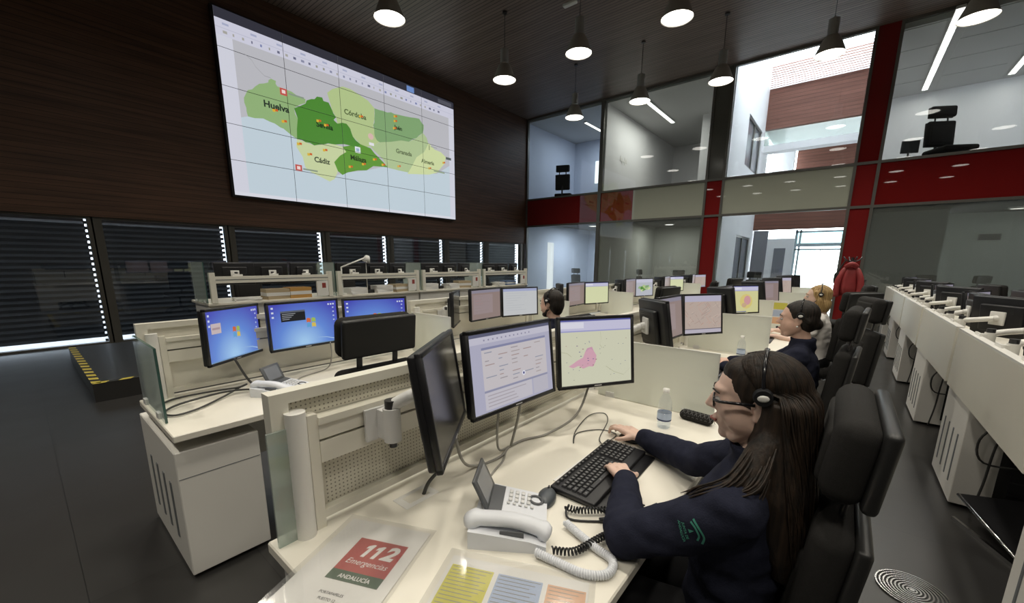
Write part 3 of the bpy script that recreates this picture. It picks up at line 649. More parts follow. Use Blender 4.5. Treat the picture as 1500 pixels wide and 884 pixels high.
        for k in ('huelva', 'sevilla', 'cordoba', 'jaen', 'granada', 'almeria', 'malaga', 'cadiz'): it.append(([(.08+p[0]*.86, .12+p[1]*.66) for p in PROV[k]], PCOL[k]))
    elif kind == 'off':
        it.append((rect(0, 1, 0, 1), 'OFF'))
    return it
def desktop_mat():
    m = bpy.data.materials.new('blue_desktop_glow'); m.use_nodes = True; nt = m.node_tree; N = nt.nodes; L = nt.links; b = N['Principled BSDF']
    b.inputs['Base Color'].default_value = (0.01, 0.01, 0.01, 1); b.inputs['Roughness'].default_value = 0.35
    tc = N.new('ShaderNodeTexCoord'); sx = N.new('ShaderNodeSeparateXYZ'); L.new(tc.outputs['Object'], sx.inputs[0])
    ds = N.new('ShaderNodeVectorMath'); ds.operation = 'DISTANCE'; ds.inputs[1].default_value = (0, -0.02, -0.12); L.new(tc.outputs['Object'], ds.inputs[0])
    mr = N.new('ShaderNodeMapRange'); mr.inputs[1].default_value = 0.02; mr.inputs[2].default_value = 0.30; L.new(ds.outputs['Value'], mr.inputs[0])
    cr = N.new('ShaderNodeValToRGB'); cr.color_ramp.elements[0].color = srgb('9cc4ea')+(1,); cr.color_ramp.elements[1].color = srgb('4448b0')+(1,)
    e = cr.color_ramp.elements.new(0.5); e.color = srgb('5f86d2')+(1,)
    L.new(mr.outputs[0], cr.inputs[0]); L.new(cr.outputs[0], b.inputs['Emission Color']); b.inputs['Emission Strength'].default_value = 0.95; return m
M_DESKTOP = desktop_mat(); M_OFF = pm('dark_screen', (0.016, 0.016, 0.017), 0.22, spec=0.6)
_disp = {}
def display_mesh(kind, w, h):
    key = (kind, w, h)
    if key in _disp: return _disp[key]
    items = screen_items(kind); cols = []
    for _, c in items:
        if c not in cols: cols.append(c)
    b = MB(); q = 0
    for p, c in items:
        for t in (ngon_tris(p) if len(p) > 4 else [p]):
            ar = sum(t[k-1][0]*t[k][1]-t[k][0]*t[k-1][1] for k in range(len(t)))
            if ar < 0: t = t[::-1]
            b.add([(0.0+q*0.00001, (x-.5)*w, (y-.5)*h) for x, y in t], [tuple(range(len(t)))], cols.index(c))
        q += 1
    mats = [M_DESKTOP if c == 'DESK' else M_OFF if c == 'OFF' else em(c, 0.88) for c in cols]
    _disp[key] = b.mesh('display', mats); return _disp[key]
_mon = {}
def monitor_meshes(w, h):
    if (w, h) in _mon: return _mon[(w, h)]
    bz = 0.016
    f = MB()   # bezel ring, front at x=0.004
    f.rbox((-0.004, 0, h/2-bz/2), (0.018, w, bz), 0.003, 1).rbox((-0.004, 0, -h/2+bz/2), (0.018, w, bz), 0.003, 1).rbox((-0.004, w/2-bz/2, 0), (0.018, bz, h), 0.003, 1).rbox((-0.004, -w/2+bz/2, 0), (0.018, bz, h), 0.003, 1)
    f.add([(0.0052, -0.018, -h/2+0.006), (0.0052, 0.018, -h/2+0.006), (0.0052, 0.018, -h/2+0.010), (0.0052, -0.018, -h/2+0.010)], [(0, 1, 2, 3)], 1)
    bk = MB().rbox((-0.021, 0, 0), (0.026, w*0.985, h*0.97), 0.008).rbox((-0.047, 0, -0.005), (0.032, w*0.62, h*0.66), 0.012)
    for k in range(5): bk.bb(-0.0645, -0.062, -w*.2, w*.2, h*.12+k*.012, h*.12+k*.012+.004, 1)
    _mon[(w, h)] = (f.mesh('bezel', [M_BLACK, M_ARM]), bk.mesh('back_shell', [M_BLACK, M_SLOT])); return _mon[(w, h)]
def monitor(pos, yaw, tilt, kind, label, wh=(.47, .31), roll=0, arm=None, group='desk monitors', cableto=None, armmat=None):
    """screen faces local +X; arm = world point on the rail that carries it"""
    w, h = wh; root = empty('computer_monitor', pos, R(yaw), label=label, cat='monitor', group=group)
    Mt = RY(-tilt) @ RX(roll)
    bz, bk = monitor_meshes(w, h)
    inst('bezel', bz, root, Mt); s = inst('back_shell', bk, root, Mt); inst('display', display_mesh(kind, round(w-.03, 3), round(h-.03, 3)), root, Mt @ T(0.001, 0, 0))
    if arm is not None:
        inv = (T(*pos) @ RZ(yaw)).inverted(); a = inv @ Vector(arm); v = Mt @ Vector((-0.066, 0, 0.0)); e = Mt @ Vector((-0.10, 0, 0.0))
        am = armmat or M_ARM
        arm_o = MB().rbox(tuple(Mt @ Vector((-0.072, 0, 0))), (0.016, 0.10, 0.10), 0.004).tube([v, e], 0.022, 12).tube(bez([e, (e+a)/2+Vector((-.02, 0, 0.02)), a+Vector((0, 0, .045))], 8), 0.019, 10).build('monitor_arm', am, root)
        brk = MB().cyl(a+Vector((0, 0, -.05)), a+Vector((0, 0, .055)), .026, n=16); brk.build('arm_pivot', am, arm_o)
        MB().cyl(a+Vector((0, 0, .055)), a+Vector((0, 0, .08)), .02, n=14).build('pivot_cap', M_DKMETAL, arm_o)
        MB().cyl(a+Vector((0, 0, -.07)), a+Vector((0, 0, -.05)), .012, n=10).build('pivot_screw', M_DKMETAL, arm_o)
        R_ = Matrix.Rotation(-R(yaw), 4, 'Z'); sg = -1 if (Vector(arm)-Vector(pos)).x < 0 else 1
        MB().at(T(*a) @ R_).bb(min(0, sg*.045), max(0, sg*.045), -.022, .022, -.045, .045).bb(*sorted((sg*.045, sg*.055)), -.06, .06, -.05, .05).build('rail_bracket', am, arm_o)
    return root

# ------------------------------------------------------------------ chairs
def make_chair():
    c = empty('operator_chair', (0, 0, 0))     # faces local +X, hips over the origin
    MB().rbox((0.03, 0, 0.455), (0.50, 0.50, 0.09), 0.04, 3).build('seat', M_FABRIC, c)
    def pad(z0, z1, w, x, d, lean, nm):
        M = T(x, 0, z0) @ RY(-lean); h = z1-z0
        b = MB().at(M); b.rbox((0.0, 0, h/2), (d, w, h), d*0.46, 4)
        # gentle wings: front cushion bulges
        b.rbox((d*0.35, 0, h*0.45), (d*0.5, w*0.8, h*0.7), d*0.22, 3)
        o = b.build(nm, M_FABRIC, c)
        MB().at(M).rbox((-d*0.62, 0, h/2), (0.030, w*0.98, h*0.97), 0.013, 3).build('back_shell', M_SHELL, o); return o
    pad(0.58, 1.005, 0.42, -0.215, 0.08, 6, 'backrest')
    pad(1.062, 1.248, 0.39, -0.250, 0.08, 6, 'headrest')
    for s in (-1, 1):
        MB().at(T(-0.26, s*0.095, 0.94) @ RY(-6)).rbox((0, 0, 0.08), (0.012, 0.028, 0.17), 0.004, 1).build('upright', M_DKMETAL, c)
    MB().tube(bez([(-0.10, 0, 0.40), (-0.24, 0, 0.40), (-0.285, 0, 0.50), (-0.275, 0, 0.70)], 12), 0.022, 8).build('spine', M_SHELL, c)
    MB().bb(-0.12, 0.12, -0.09, 0.09, 0.37, 0.41).build('mechanism', M_SHELL, c)
    MB().cyl((0, 0, 0.12), (0, 0, 0.25), 0.028, n=14).cyl((0, 0, 0.25), (0, 0, 0.38), 0.018, n=12).build('gas_column', M_DKMETAL, c)
    MB().tube([(-0.05, -0.10, 0.39), (-0.05, -0.27, 0.40)], 0.008, 6).cyl((-0.05, -0.27, 0.40), (-0.05, -0.31, 0.40), 0.016, n=8).build('lever', M_BLACK, c)
    for k in range(5):
        a = math.radians(72*k+20); d = Vector((math.cos(a), math.sin(a), 0))
        lg = MB().tube([d*0.02+Vector((0, 0, 0.13)), d*0.18+Vector((0, 0, 0.115)), d*0.31+Vector((0, 0, 0.075))], [0.028, 0.022, 0.016], 8).build('leg', M_SHELL, c)
        n = Vector((-d.y, d.x, 0)); p = d*0.31+Vector((0, 0, 0.03))
        MB().cyl(p-n*0.022, p-n*0.004, 0.03, n=12).cyl(p+n*0.004, p+n*0.022, 0.03, n=12).cyl(p+Vector((0, 0, 0.02)), p+Vector((0, 0, 0.06)), 0.008, n=6).build('caster', M_BLACK, lg)
    return c
CHAIR0 = make_chair(); _chair_used = [False]
def chair(x, y, rz, label, group='black operator chairs', z=0, sc=1.0):
    c = CHAIR0 if not _chair_used[0] else copy_tree(CHAIR0)
    _chair_used[0] = True; c.location = (x, y, z); c.rotation_euler = (0, 0, R(rz)); c.scale = (sc, sc, sc)
    return tag(c, label, 'chair', group)

# ------------------------------------------------------------------ desks
DZ = 0.74; PITCH = 1.74; Y00 = 0.33
ORD = ['nearest', 'second', 'third', 'fourth', 'fifth', 'sixth', 'seventh']
def cabinet(x0, x1, y0, y1, z1, slots, label, group, open_side=None, z0=0.0):
    """PC cabinet; slots on the side given: '-y' or '-x'"""
    cx, cy = (x0+x1)/2, (y0+y1)/2; dx, dy = (x1-x0)/2, (y1-y0)/2
    r = empty('computer_cabinet', (cx, cy, z0), label=label, cat='cabinet', group=group)
    b = MB().rbox((0, 0, z1/2+.01), (2*dx, 2*dy, z1-.02), 0.004, 1, smooth=False); b.build('body', M_CAB, r)
    sb = MB()
    for k in range(4):
        if slots == '-y': sx = -dx+0.16+k*(2*dx-0.34)/3; sb.rbox((sx, -dy-0.0005, z1*.46), (0.030, 0.006, z1*.46), 0.002, 1, smooth=False); 
        else: sy = -dy+0.11+k*(2*dy-0.22)/3; sb.rbox((-dx-0.0005, sy, z1*.44), (0.006, 0.022, z1*.52), 0.002, 1, smooth=False)
        if slots == '-y': MB().rbox((sx, -dy-0.0008, z1*.46), (0.030, 0.006, z1*.46), 0.002, 1, smooth=False).build('vent_slot', M_SHADOWGREY, r)
        else: MB().rbox((-dx-0.0008, sy, z1*.44), (0.006, 0.020, z1*.50), 0.002, 1, smooth=False).build('vent_slot', M_SHADOWGREY, r)
    if slots == '-y': MB().bb(dx-0.001, dx+0.0012, -dy+0.004, dy-0.004, z1*.795, z1*.80).build('drawer_joint', M_SHADOWGREY, r)
    if open_side == '-y':
        MB().bb(-dx+0.17, dx-0.01, -dy-0.004, -dy+0.01, 0.07, z1-0.12).build('open_bay', M_SLOT, r)
        MB().bb(-dx+0.22, dx-0.03, -dy-0.016, -dy-0.004, 0.12, 0.40).bb(-dx+0.22, dx-0.03, -dy-0.018, -dy-0.014, 0.16, 0.17, 1).bb(-dx+0.22, dx-0.03, -dy-0.018, -dy-0.014, 0.24, 0.25, 1).build('computer_front', [M_BLACK, M_DKMETAL], r)
    return r
def desk(x0, x1, y0, y1, label, group, z=DZ, back=True, name='desk', z0=0.0):
    """top slab, panel legs, modesty panel on the low-x side"""
    r = empty(name, ((x0+x1)/2, (y0+y1)/2, z0), label=label, cat='desk', group=group); dx, dy = (x1-x0)/2, (y1-y0)/2; z = z-z0
    MB().rbox((0, 0, z-.0165), (2*dx, 2*dy-.004, .033), .004, 1, smooth=False).build('desktop', M_DESK, r)
    MB().bb(-dx+.02, -dx+.06, -dy+.03, dy-.03, .25, z-.034).build('modesty_panel', M_CAB, r)
    for s in (-1, 1):
        MB().bb(-dx+.02, -dx+.10, s*(dy-.06)-.02, s*(dy-.06)+.02, .0, .25).bb(-dx+.02, dx-.12, s*(dy-.06)-.02, s*(dy-.06)+.02, 0.0, .04).build('leg', M_METAL, r)
    MB().bb(-dx+.06, dx-.1, -.02, .02, z-.08, z-.034).build('beam', M_METAL, r)
    MB().rbox((-dx+.135, -dy+.40, z+.0005), (.075, .13, .003), .001, 1).bb(-dx+.115, -dx+.155, -dy+.36, -dy+.44, z+.002, z+.0028, 1).build('cable_flap', [M_POST, M_DESK], r)
    return r
def desk_screen(xf, y0, y1, label, group, top=1.16, perf=True):
    """tool-rail partition whose working face looks along +X from x=xf"""
    r = empty('desk_partition', (xf, (y0+y1)/2, DZ), label=label, cat='partition', group=group); d = (y1-y0)/2; H = top-DZ
    MB().bb(-.075, -.030, -d+.03, d-.03, H-.03, H).bb(-.075, -.03, -d+.03, -d+.075, .03, H-.03).bb(-.075, -.03, d-.075, d-.03, .03, H-.03).build('frame', M_METAL, r)
    pf = M_PERF if perf else M_METAL
    MB().bb(-.058, -.048, -d+.075, d-.075, .33, H-.03).build('upper_perforated_panel', pf, r)
    MB().bb(-.060, -.046, -d+.075, d-.075, .05, .335).build('lower_perforated_panel', pf, r)
    rl = MB(); rl.bb(-.048, -.004, -d+.14, d-.06, .315, .335).bb(-.048, -.012, -d+.14, d-.06, .27, .315).bb(-.048, -.030, -d+.14, d-.06, .262, .27, 1).bb(-.048, -.012, -d+.14, d-.06, .20, .262).build('tool_rail', [M_METAL, M_SHADOWGREY], r)
    MB().bb(-.055, -.02, -d+.14, d-.06, .025, .05).build('bottom_rail', M_METAL, r)
    MB().bb(-.05, -.015, -d+.112, -d+.14, .0, .345).build('side_stile', M_METAL, r)
    MB().cyl((-.02, -d+.085, 0), (-.02, -d+.085, .365), .026, n=24).build('round_post', M_POST, r)
    return r
def glass_wing(x, y0, y1, label):
    return MB().bb(x-.005, x+.005, y0, y1, DZ+.001, 1.06).build('glass_wing', M_CLEAR, None, label=label, cat='glass panel', group='glass screens between desks')
def divider(x0, x1, y, label, group='glass screens between desks', mat=None, top=1.075, edge=True):
    r = empty('desk_divider', ((x0+x1)/2, y, DZ), label=label, cat='divider', group=group); dx = (x1-x0)/2
    MB().bb(-dx, dx, -.005, .005, .004, top-DZ-.001).build('glass_sheet', mat or M_FROST, r)
    MB().bb(-dx, dx, -.0052, .0052, top-DZ-.001, top-DZ+.001).bb(dx, dx+.001, -.0052, .0052, .004, top-DZ).build('glass_edge', M_EDGE if mat is not None else M_POST, r)
    for c0 in (-dx+.05, dx-.15): MB().bb(c0, c0+.05, -.012, .012, 0, .03).build('clamp', M_ARM, r)
    return r
# ------------------------------------------------------------------ row A (front) and row B (behind it)
GA, GB, GC, GD = 'front row of desks', 'second row of desks', 'row of desks by the windows', 'row of desks on the right'
NA, NB = 6, 6
XA, XB = -1.056, -2.80
scrA = [('off', 'form', 'map_pink'), ('list', 'list', 'map_streets'), ('off', 'list', 'map_yellow'), ('off', 'map_streets', 'list'), ('off', 'list', 'map_streets'), ('off', 'off', 'off')]
scrB = [('desktop_note', 'desktop_console', 'desktop'), ('off', 'list', 'blank'), ('off', 'list', 'map_plain'), ('off', 'list', 'andalusia'), ('off', 'list', 'map_plain'), ('off', 'list', 'map_streets')]
shown = {'off': 'dark blank screen', 'form': 'lilac data form', 'map_pink': 'pale map with a pink district', 'list': 'brownish text list', 'map_streets': 'street map', 'map_yellow': 'yellow and pink map', 'map_plain': 'pale yellow map',
         'blank': 'pale grey page', 'andalusia': 'green regional map', 'desktop': 'blue desktop', 'desktop_note': 'blue desktop with a note', 'desktop_console': 'blue desktop and console window'}
for k in range(NA):
    y0 = Y00+PITCH*k; o = ORD[k]
    desk(-1.13, -0.318, y0, y0+PITCH, 'long cream desk in the front row, %s from the camera' % o, GA)
    desk_screen(XA, y0, y0+PITCH, 'cream tool rail partition behind the %s desk of the front row' % o, GA+' partitions')
    if k < NA-1: divider(-1.03, -0.41, y0+PITCH, 'frosted glass divider at the far end of the %s desk in the front row' % o)
    cabinet(-1.02, -0.42, y0+.02, y0+.33, .66, '-y', 'white slotted cabinet under the %s desk of the front row' % o, 'cabinets of the front row')
    L, Cc, Rr = scrA[k]; rail = XA-.004
    ax = rail+.056
    monitor((-.874, y0+.437, 1.123), 39, 9, L, 'left wide monitor with %s on the %s front row desk' % (shown[L], o), roll=-2.5, arm=(ax, y0+.33, 1.01))
    monitor((-.914, y0+.811, 1.117), -2.9, 6.8, Cc, 'middle wide monitor with %s on the %s front row desk' % (shown[Cc], o), arm=(ax, y0+.76, 1.01))
    monitor((-.811, y0+1.263, 1.109), -31.6, 7.4, Rr, 'right square monitor with %s on the %s front row desk' % (shown[Rr], o), wh=(.385, .318), arm=(ax, y0+1.40, 1.01))
MB().bb(-1.082, -1.074, Y00+.012, Y00+.062, DZ+.001, 1.065).build('glass_wing', M_CLEAR, None, label='narrow greenish glass wing beside the white post of the nearest partition', cat='glass panel', group='glass screens between desks')
for k in range(NB):
    y0 = Y00+PITCH*k; o = ORD[k]
    desk(-2.89, -2.166, y0, y0+PITCH, 'long cream desk in the second row, %s from the camera' % o, GB)
    desk_screen(XB, y0, y0+PITCH, 'cream tool rail partition behind the %s desk of the second row' % o, GB+' partitions', perf=False)
    if k == 0: divider(-2.86, -2.36, y0+.02, 'clear greenish glass end screen on the nearest desk of the second row', mat=M_CLEAR, top=1.10)
    if k < NB-1: divider(-2.78, -2.30, y0+PITCH, 'frosted glass divider at the far end of the %s desk in the second row' % o)
    cabinet(-2.97 if k == 0 else -2.80, -2.208, y0+.002, y0+.34, .645, '-y', 'white slotted cabinet under the %s desk of the second row' % o, 'cabinets of the second row')
    L, Cc, Rr = scrB[k]; ax = XB+.052
    monitor((-2.695, y0+.435, 1.08), 39.9, .4, L, 'left wide monitor with %s on the %s second row desk' % (shown[L], o), roll=-1.5, arm=(ax, y0+.36, 1.01))
    monitor((-2.70, y0+.838, 1.085), 3.5, 1.5, Cc, 'middle wide monitor with %s on the %s second row desk' % (shown[Cc], o), arm=(ax, y0+.80, 1.01))
    monitor((-2.665, y0+1.336, 1.075), -17, 3, Rr, 'right wide monitor with %s on the %s second row desk' % (shown[Rr], o), arm=(ax, y0+1.36, 1.01))

# ------------------------------------------------------------------ platform and row C by the windows
PZ = 0.20
pf = empty('platform', (-6.8, 4.75, 0), kind='structure', label='low dark platform with black and yellow striped edge under the window desks')
MB().bb(-1.9, .85, -4.40, 4.4, 0, PZ).build('platform_body', pm('dark_platform', (0.022, 0.021, 0.020), 0.35), pf)
M_YEL = pm('hazard_yellow', (0.50, 0.40, 0.06), 0.6); M_YBLK = pm('hazard_black', (0.02, 0.02, 0.018), 0.6)
for e, n_ in (('x', 27), ('y', 88)):
    for q in range(n_):
        b = MB()
        if e == 'x': x0 = -1.9+q*.1; b.add([(x0, -4.402, PZ+.001), (x0+.1, -4.402, PZ+.001), (x0+.14, -4.33, PZ+.001), (x0+.04, -4.33, PZ+.001)], [(0, 1, 2, 3)])
        else: y0 = -4.4+q*.1; b.add([(.852, y0, PZ+.001), (.852, y0+.1, PZ+.001), (.78, y0+.14, PZ+.001), (.78, y0+.04, PZ+.001)], [(0, 1, 2, 3)])
        b.build('hazard_stripe', M_YEL if q % 2 == 0 else M_YBLK, pf)
XC, YC0 = -6.45, 1.56
M_REDP = pm('red_print', (0.30, 0.05, 0.04), 0.6)
def paper_stack(x, y, z, rz, w, d, h, mat, label, name='paper_stack', cat='papers', group='papers and files on the window desks', n=3):
    r = empty(name, (x, y, z), R(rz), label=label, cat=cat, group=group)
    for k in range(n): MB().at(RZ(random.uniform(-5, 5))).bb(-w/2, w/2, -d/2, d/2, h*k/n+.0005, h*(k+1)/n).build('sheet_bundle', mat if k % 2 == 0 else M_PAPER, r)
    return r
M_ORANGE = pm('orange_card', (0.55, 0.30, 0.08), 0.7); M_TAN = pm('tan_card', (0.48, 0.38, 0.24), 0.7); M_BLUEC = pm('blue_card', (0.10, 0.16, 0.30), 0.6)
for k in range(4):
    y0 = YC0+PITCH*k; o = ['first', 'second', 'third', 'fourth'][k]; zd = 0.92
    d = empty('desk', (XC-.38, y0+PITCH/2, PZ), label='cream desk by the windows, %s from the left' % o, cat='desk', group=GC)
    zz = zd-PZ; dy = PITCH/2
    MB().rbox((0, 0, zz-.0165), (.80, PITCH-.004, .033), .004, 1, smooth=False).build('desktop', M_DESK, d)
    MB().bb(.30, .34, -dy+.02, dy-.02, .05, zz-.034).build('modesty_panel', M_CAB, d)
    for s in (-1, 1): MB().bb(-.34, .30, s*(dy-.05)-.02, s*(dy-.05)+.02, 0, zz-.034).build('leg', M_CAB, d)
    r = empty('desk_rail', (XC, y0+PITCH/2, zd), label='cream two post rail frame on the %s window desk' % o, cat='rail frame', group=GC+' rails')
    for s in (-1, 1): MB().bb(-.03, .03, s*(dy-.08)-.032, s*(dy-.08)+.032, 0, .40).build('post', M_METAL, r)
    MB().bb(-.02, .025, -dy+.112, dy-.112, .26, .35).bb(.025, .028, -dy+.112, dy-.112, .30, .31, 1).build('rail', [M_METAL, M_SHADOWGREY], r)
    MB().bb(.0, .03, dy-.30, dy-.12, .02, .25).bb(.031, .032, dy-.22, dy-.16, .14, .22, 1).build('notice_panel', [M_POST, M_REDP], r)
    divider(XC-.55, XC+.02, y0+(.0 if k == 0 else .005), 'glass end screen on the %s window desk' % o, top=1.28, mat=M_CLEAR).location.z = zd
    for q, (yy, yw) in enumerate(((.40, 165), (.86, 180), (1.32, 196))):
        monitor((XC-.16, y0+yy, 1.30), yw, 4, 'map_plain' if q == 2 else 'list', '%s monitor seen from behind on the %s window desk' % (('left', 'middle', 'right')[q], o), arm=(XC-.045, y0+yy-.02, 1.245), armmat=M_POST, group='window desk monitors')
stuff = [(0, .50, 'white', .04), (0, .88, 'tan', .15), (0, 1.20, 'orange', .16), (1, .42, 'white', .11), (1, .95, 'white', .13), (1, 1.3, 'tan', .14), (2, .3, 'white', .12), (2, .9, 'white', .10), (2, 1.25, 'tan', .15), (3, .7, 'white', .08), (3, 1.1, 'blue', .10)]
for i, (k, yy, c, h) in enumerate(stuff):
    mt = {'tan': M_TAN, 'orange': M_ORANGE, 'white': M_PAPER, 'blue': M_BLUEC}[c]
    paper_stack(XC-.12, YC0+PITCH*k+yy, .92, random.uniform(-15, 15), .24, .32, h, mt, '%s stack of papers on the %s window desk, %s' % (c, ['first', 'second', 'third', 'fourth'][k], 'under the rail towards the left' if yy < .8 else 'under the rail near its middle' if yy < 1.2 else 'under the rail towards the right'))
for k, yy in ((1, .70), (2, .60), (3, .40)):
    bx = empty('equipment_box', (XC-.16, YC0+PITCH*k+yy, .92), R(12), label='small black radio handset base under the rail of the %s window desk' % ['first', 'second', 'third', 'fourth'][k], cat='radio', group='radios on the window desks')
    MB().rbox((0, 0, .03), (.16, .14, .06), .01, 2).build('base', M_BLACK, bx); MB().tube(bez([(.02, -.04, .06), (.03, -.04, .14), (.0, -.03, .20)], 8), [.022]*5+[.018]*4, 10).build('handset', M_BLACK, bx); MB().rbox((-.03, .035, .095), (.05, .06, .09), .01, 2).build('unit', M_DKMETAL, bx)
# articulated lamp above the second window desk
lp = empty('desk_lamp', (XC-.05, YC0+PITCH+.16, .92), label='white articulated desk lamp rising above the window desks', cat='lamp')
MB().cyl((0, 0, 0), (0, 0, .46), .012, n=10).cyl((0, 0, 0), (0, 0, .03), .06, n=16).build('pole', M_POST, lp)
MB().tube([(0, 0, .46), (-.02, .46, .62)], .012, 8).build('arm', M_POST, lp)
MB().at(T(-.02, .49, .60) @ RX(-20)).lathe([(.03, .06), (.05, .03), (.07, -.05), (.06, -.05)], 14).build('lamp_head', M_POST, lp)
MB().cyl((-.02, .47, .0), (-.02, .47, .56), .006, n=6).build('stay_rod', M_POST, lp)

# ------------------------------------------------------------------ row D on the right
XD = 0.685
for k in range(6):
    ya, yb = 2.48+PITCH*(k-1), 2.48+PITCH*k
    o = ORD[k]
    d = empty('desk', (XD+.45, (ya+yb)/2, 0), label='cream desk in the right hand row, %s from the camera' % o, cat='desk', group=GD); dy = PITCH/2
    MB().rbox((0, 0, DZ-.0165), (.82, PITCH-.004, .033), .004, 1, smooth=False).build('desktop', M_DESK, d)
    for s in (-1, 1): MB().bb(-.30, .38, s*(dy-.05)-.02, s*(dy-.05)+.02, 0.0, .05).bb(.0, .06, s*(dy-.05)-.02, s*(dy-.05)+.02, 0.05, DZ-.034).build('leg', M_METAL, d)
    MB().bb(-.06, .06, -dy+.08, dy-.08, DZ-.10, DZ-.034).build('cable_tray', M_METAL, d)
    p = empty('desk_back_panel', (XD, (ya+yb)/2, .65), label='plain cream back panel of the %s right hand desk' % o, cat='partition', group='back panels of the right hand row')
    MB().rbox((0, 0, .20), (.022, PITCH-.09, .40), .004, 1, smooth=False).build('panel_sheet', M_METAL, p)
    MB().bb(-.012, .03, -dy+.045, dy-.045, .401, .412).build('top_cap', M_POST, p)
    MB().bb(.012, .045, -dy+.012, -dy+.04, .0, .40).bb(.012, .045, dy-.04, dy-.012, .0, .40).build('stile', M_POST, p)
    cabinet(XD+.005, XD+.75, yb-.67, yb-.04, .64, '-x', 'white slotted cabinet with open bay under the %s right hand desk' % o, 'cabinets of the right hand row', open_side='-y')
    for q, (yy, yw) in enumerate(((.45, 35), (.90, 2), (1.36, -28))):
        monitor((XD+.30-(0.06 if q == 1 else 0), ya+yy, 1.115), yw, 6, 'list', '%s monitor seen from behind on the %s right hand desk' % (('near', 'middle', 'far')[q], o), arm=(XD+.068, ya+yy-.02, 1.03), armmat=M_POST, group='right hand row monitors')
    # cable loops in front of the open bay
    c = MB(); yc = yb-.67-.03
    c.tube(bez([(XD+.15, yc, .62), (XD+.06, yc-.03, .48), (XD+.10, yc-.02, .34), (XD+.30, yc-.01, .36), (XD+.42, yc-.01, .45)], 20), .006, 6)
    c.tube(bez([(XD+.17, yc, .63), (XD+.13, yc-.02, .45), (XD+.12, yc-.01, .20), (XD+.10, yc-.01, .01)], 16), .006, 6)
    c.tube(bez([(XD+.30, yc-.02, .36), (XD+.40, yc-.03, .22), (XD+.55, yc-.02, .12)], 12), .005, 6)
    c.build('cable_bundle', M_CABLE, None, label='dark cable loops hanging by the %s right hand cabinet' % o, cat='cable', group='cables of the right hand row')
fr = empty('footrest', (1.014, 3.17, 0), R(22.8), label='slanted dark footrest with a pale metal edge under the right hand desk', cat='footrest')
MB().add([(-.22, -.28, .02), (.22, -.28, .02), (.22, .30, .17), (-.22, .30, .17), (-.22, -.28, .0), (.22, -.28, .0), (.22, .30, .15), (-.22, .30, .15)], [(0, 1, 2, 3), (7, 6, 5, 4), (0, 4, 5, 1), (2, 6, 7, 3), (0, 3, 7, 4), (1, 5, 6, 2)]).build('board', M_BLACK, fr)
MB().bb(-.235, -.22, -.28, .30, .0, .02).at(T(0, 0, 0)).tube([(-.228, -.28, .012), (-.228, .30, .165)], .009, 6).build('edge_bar', M_CHROME, fr)
# floor air outlet
fv = empty('floor_vent', (.432, 2.44, 0), label='round silver floor air outlet with concentric rings near the chair', cat='vent')
MB().cyl((0, 0, .001), (0, 0, .003), .128, n=40).build('dark_well', M_SLOT, fv)
for q in range(9):
    r0 = .014+q*.0138
    MB().lathe([(r0, .003), (r0, .008), (r0+.0062, .008), (r0+.0062, .003)], 40, smooth=False).build('ring', M_CHROME, fv)
MB().cyl((0, 0, .003), (0, 0, .009), .010, n=16).build('hub', M_CHROME, fv)
# ------------------------------------------------------------------ things on the desks
M_KEY = pm('dark_key', (0.035, 0.035, 0.038), 0.45, var=0.05); M_KEYP = pm('key_print', (0.16, 0.16, 0.16), 0.6)
def keyboard(x, y, rz, label):
    k = empty('keyboard', (x, y, DZ), R(rz), label=label, cat='keyboard', group='keyboards')     # long side along local y, user at +x
    M = RY(2.5)
    MB().at(T(0, 0, .004) @ M).rbox((0, 0, .010), (.165, .462, .018), .006, 2).build('case', M_BLACK, k)
    MB().at(T(0, 0, .004) @ M).rbox((.098, 0, .004), (.05, .45, .008), .003, 1).build('palm_rest', M_BLACK, k)
    kb = MB().at(T(0, 0, .004) @ M); rows = [(-.066, [.02]*16), (-.040, None), (-.021, None), (-.002, None), (.017, None), (.036, 'sp')]
    def key(cx, y0, y1, d=.0165):
        kb.add([(cx-d/2, y0+.001, .019), (cx+d/2, y0+.001, .019), (cx+d/2, y1-.001, .019), (cx-d/2, y1-.001, .019), (cx-d/2+.002, y0+.003, .026), (cx+d/2-.002, y0+.003, .026), (cx+d/2-.002, y1-.003, .026), (cx-d/2+.002, y1-.003, .026)],
               [(4, 5, 6, 7), (0, 1, 5, 4), (1, 2, 6, 5), (2, 3, 7, 6), (3, 0, 4, 7)])
        kb.add([(cx-.003, (y0+y1)/2-.003, .0262), (cx+.003, (y0+y1)/2-.003, .0262), (cx+.003, (y0+y1)/2+.003, .0262), (cx-.003, (y0+y1)/2+.003, .0262)], [(0, 1, 2, 3)], 1)
    for r, (cx, w) in enumerate(rows):
        if r == 0:
            for q in range(17): yy = -.215+q*.0255; key(cx, yy, yy+.019, .012)
            continue
        if w == 'sp':
            for a, b in ((-.215, -.185), (-.184, -.160), (-.159, -.03), (-.029, .0), (.001, .03), (.031, .058)): key(cx, a, b)
        else:
            off = (0, .006, .010, .016)[r-1]; yy = -.215
            key(cx, yy, yy+.019+off); yy += .02+off
            while yy < .045: key(cx, yy, yy+.0185); yy += .0192
        for q in range(3): key(cx, .075+q*.0195, .075+q*.0195+.0185)
        for q in range(4): key(cx, .142+q*.0195, .142+q*.0195+.0185)
    ks = kb.build('keys', [M_KEY, M_KEYP], k, kind='stuff')
    return k
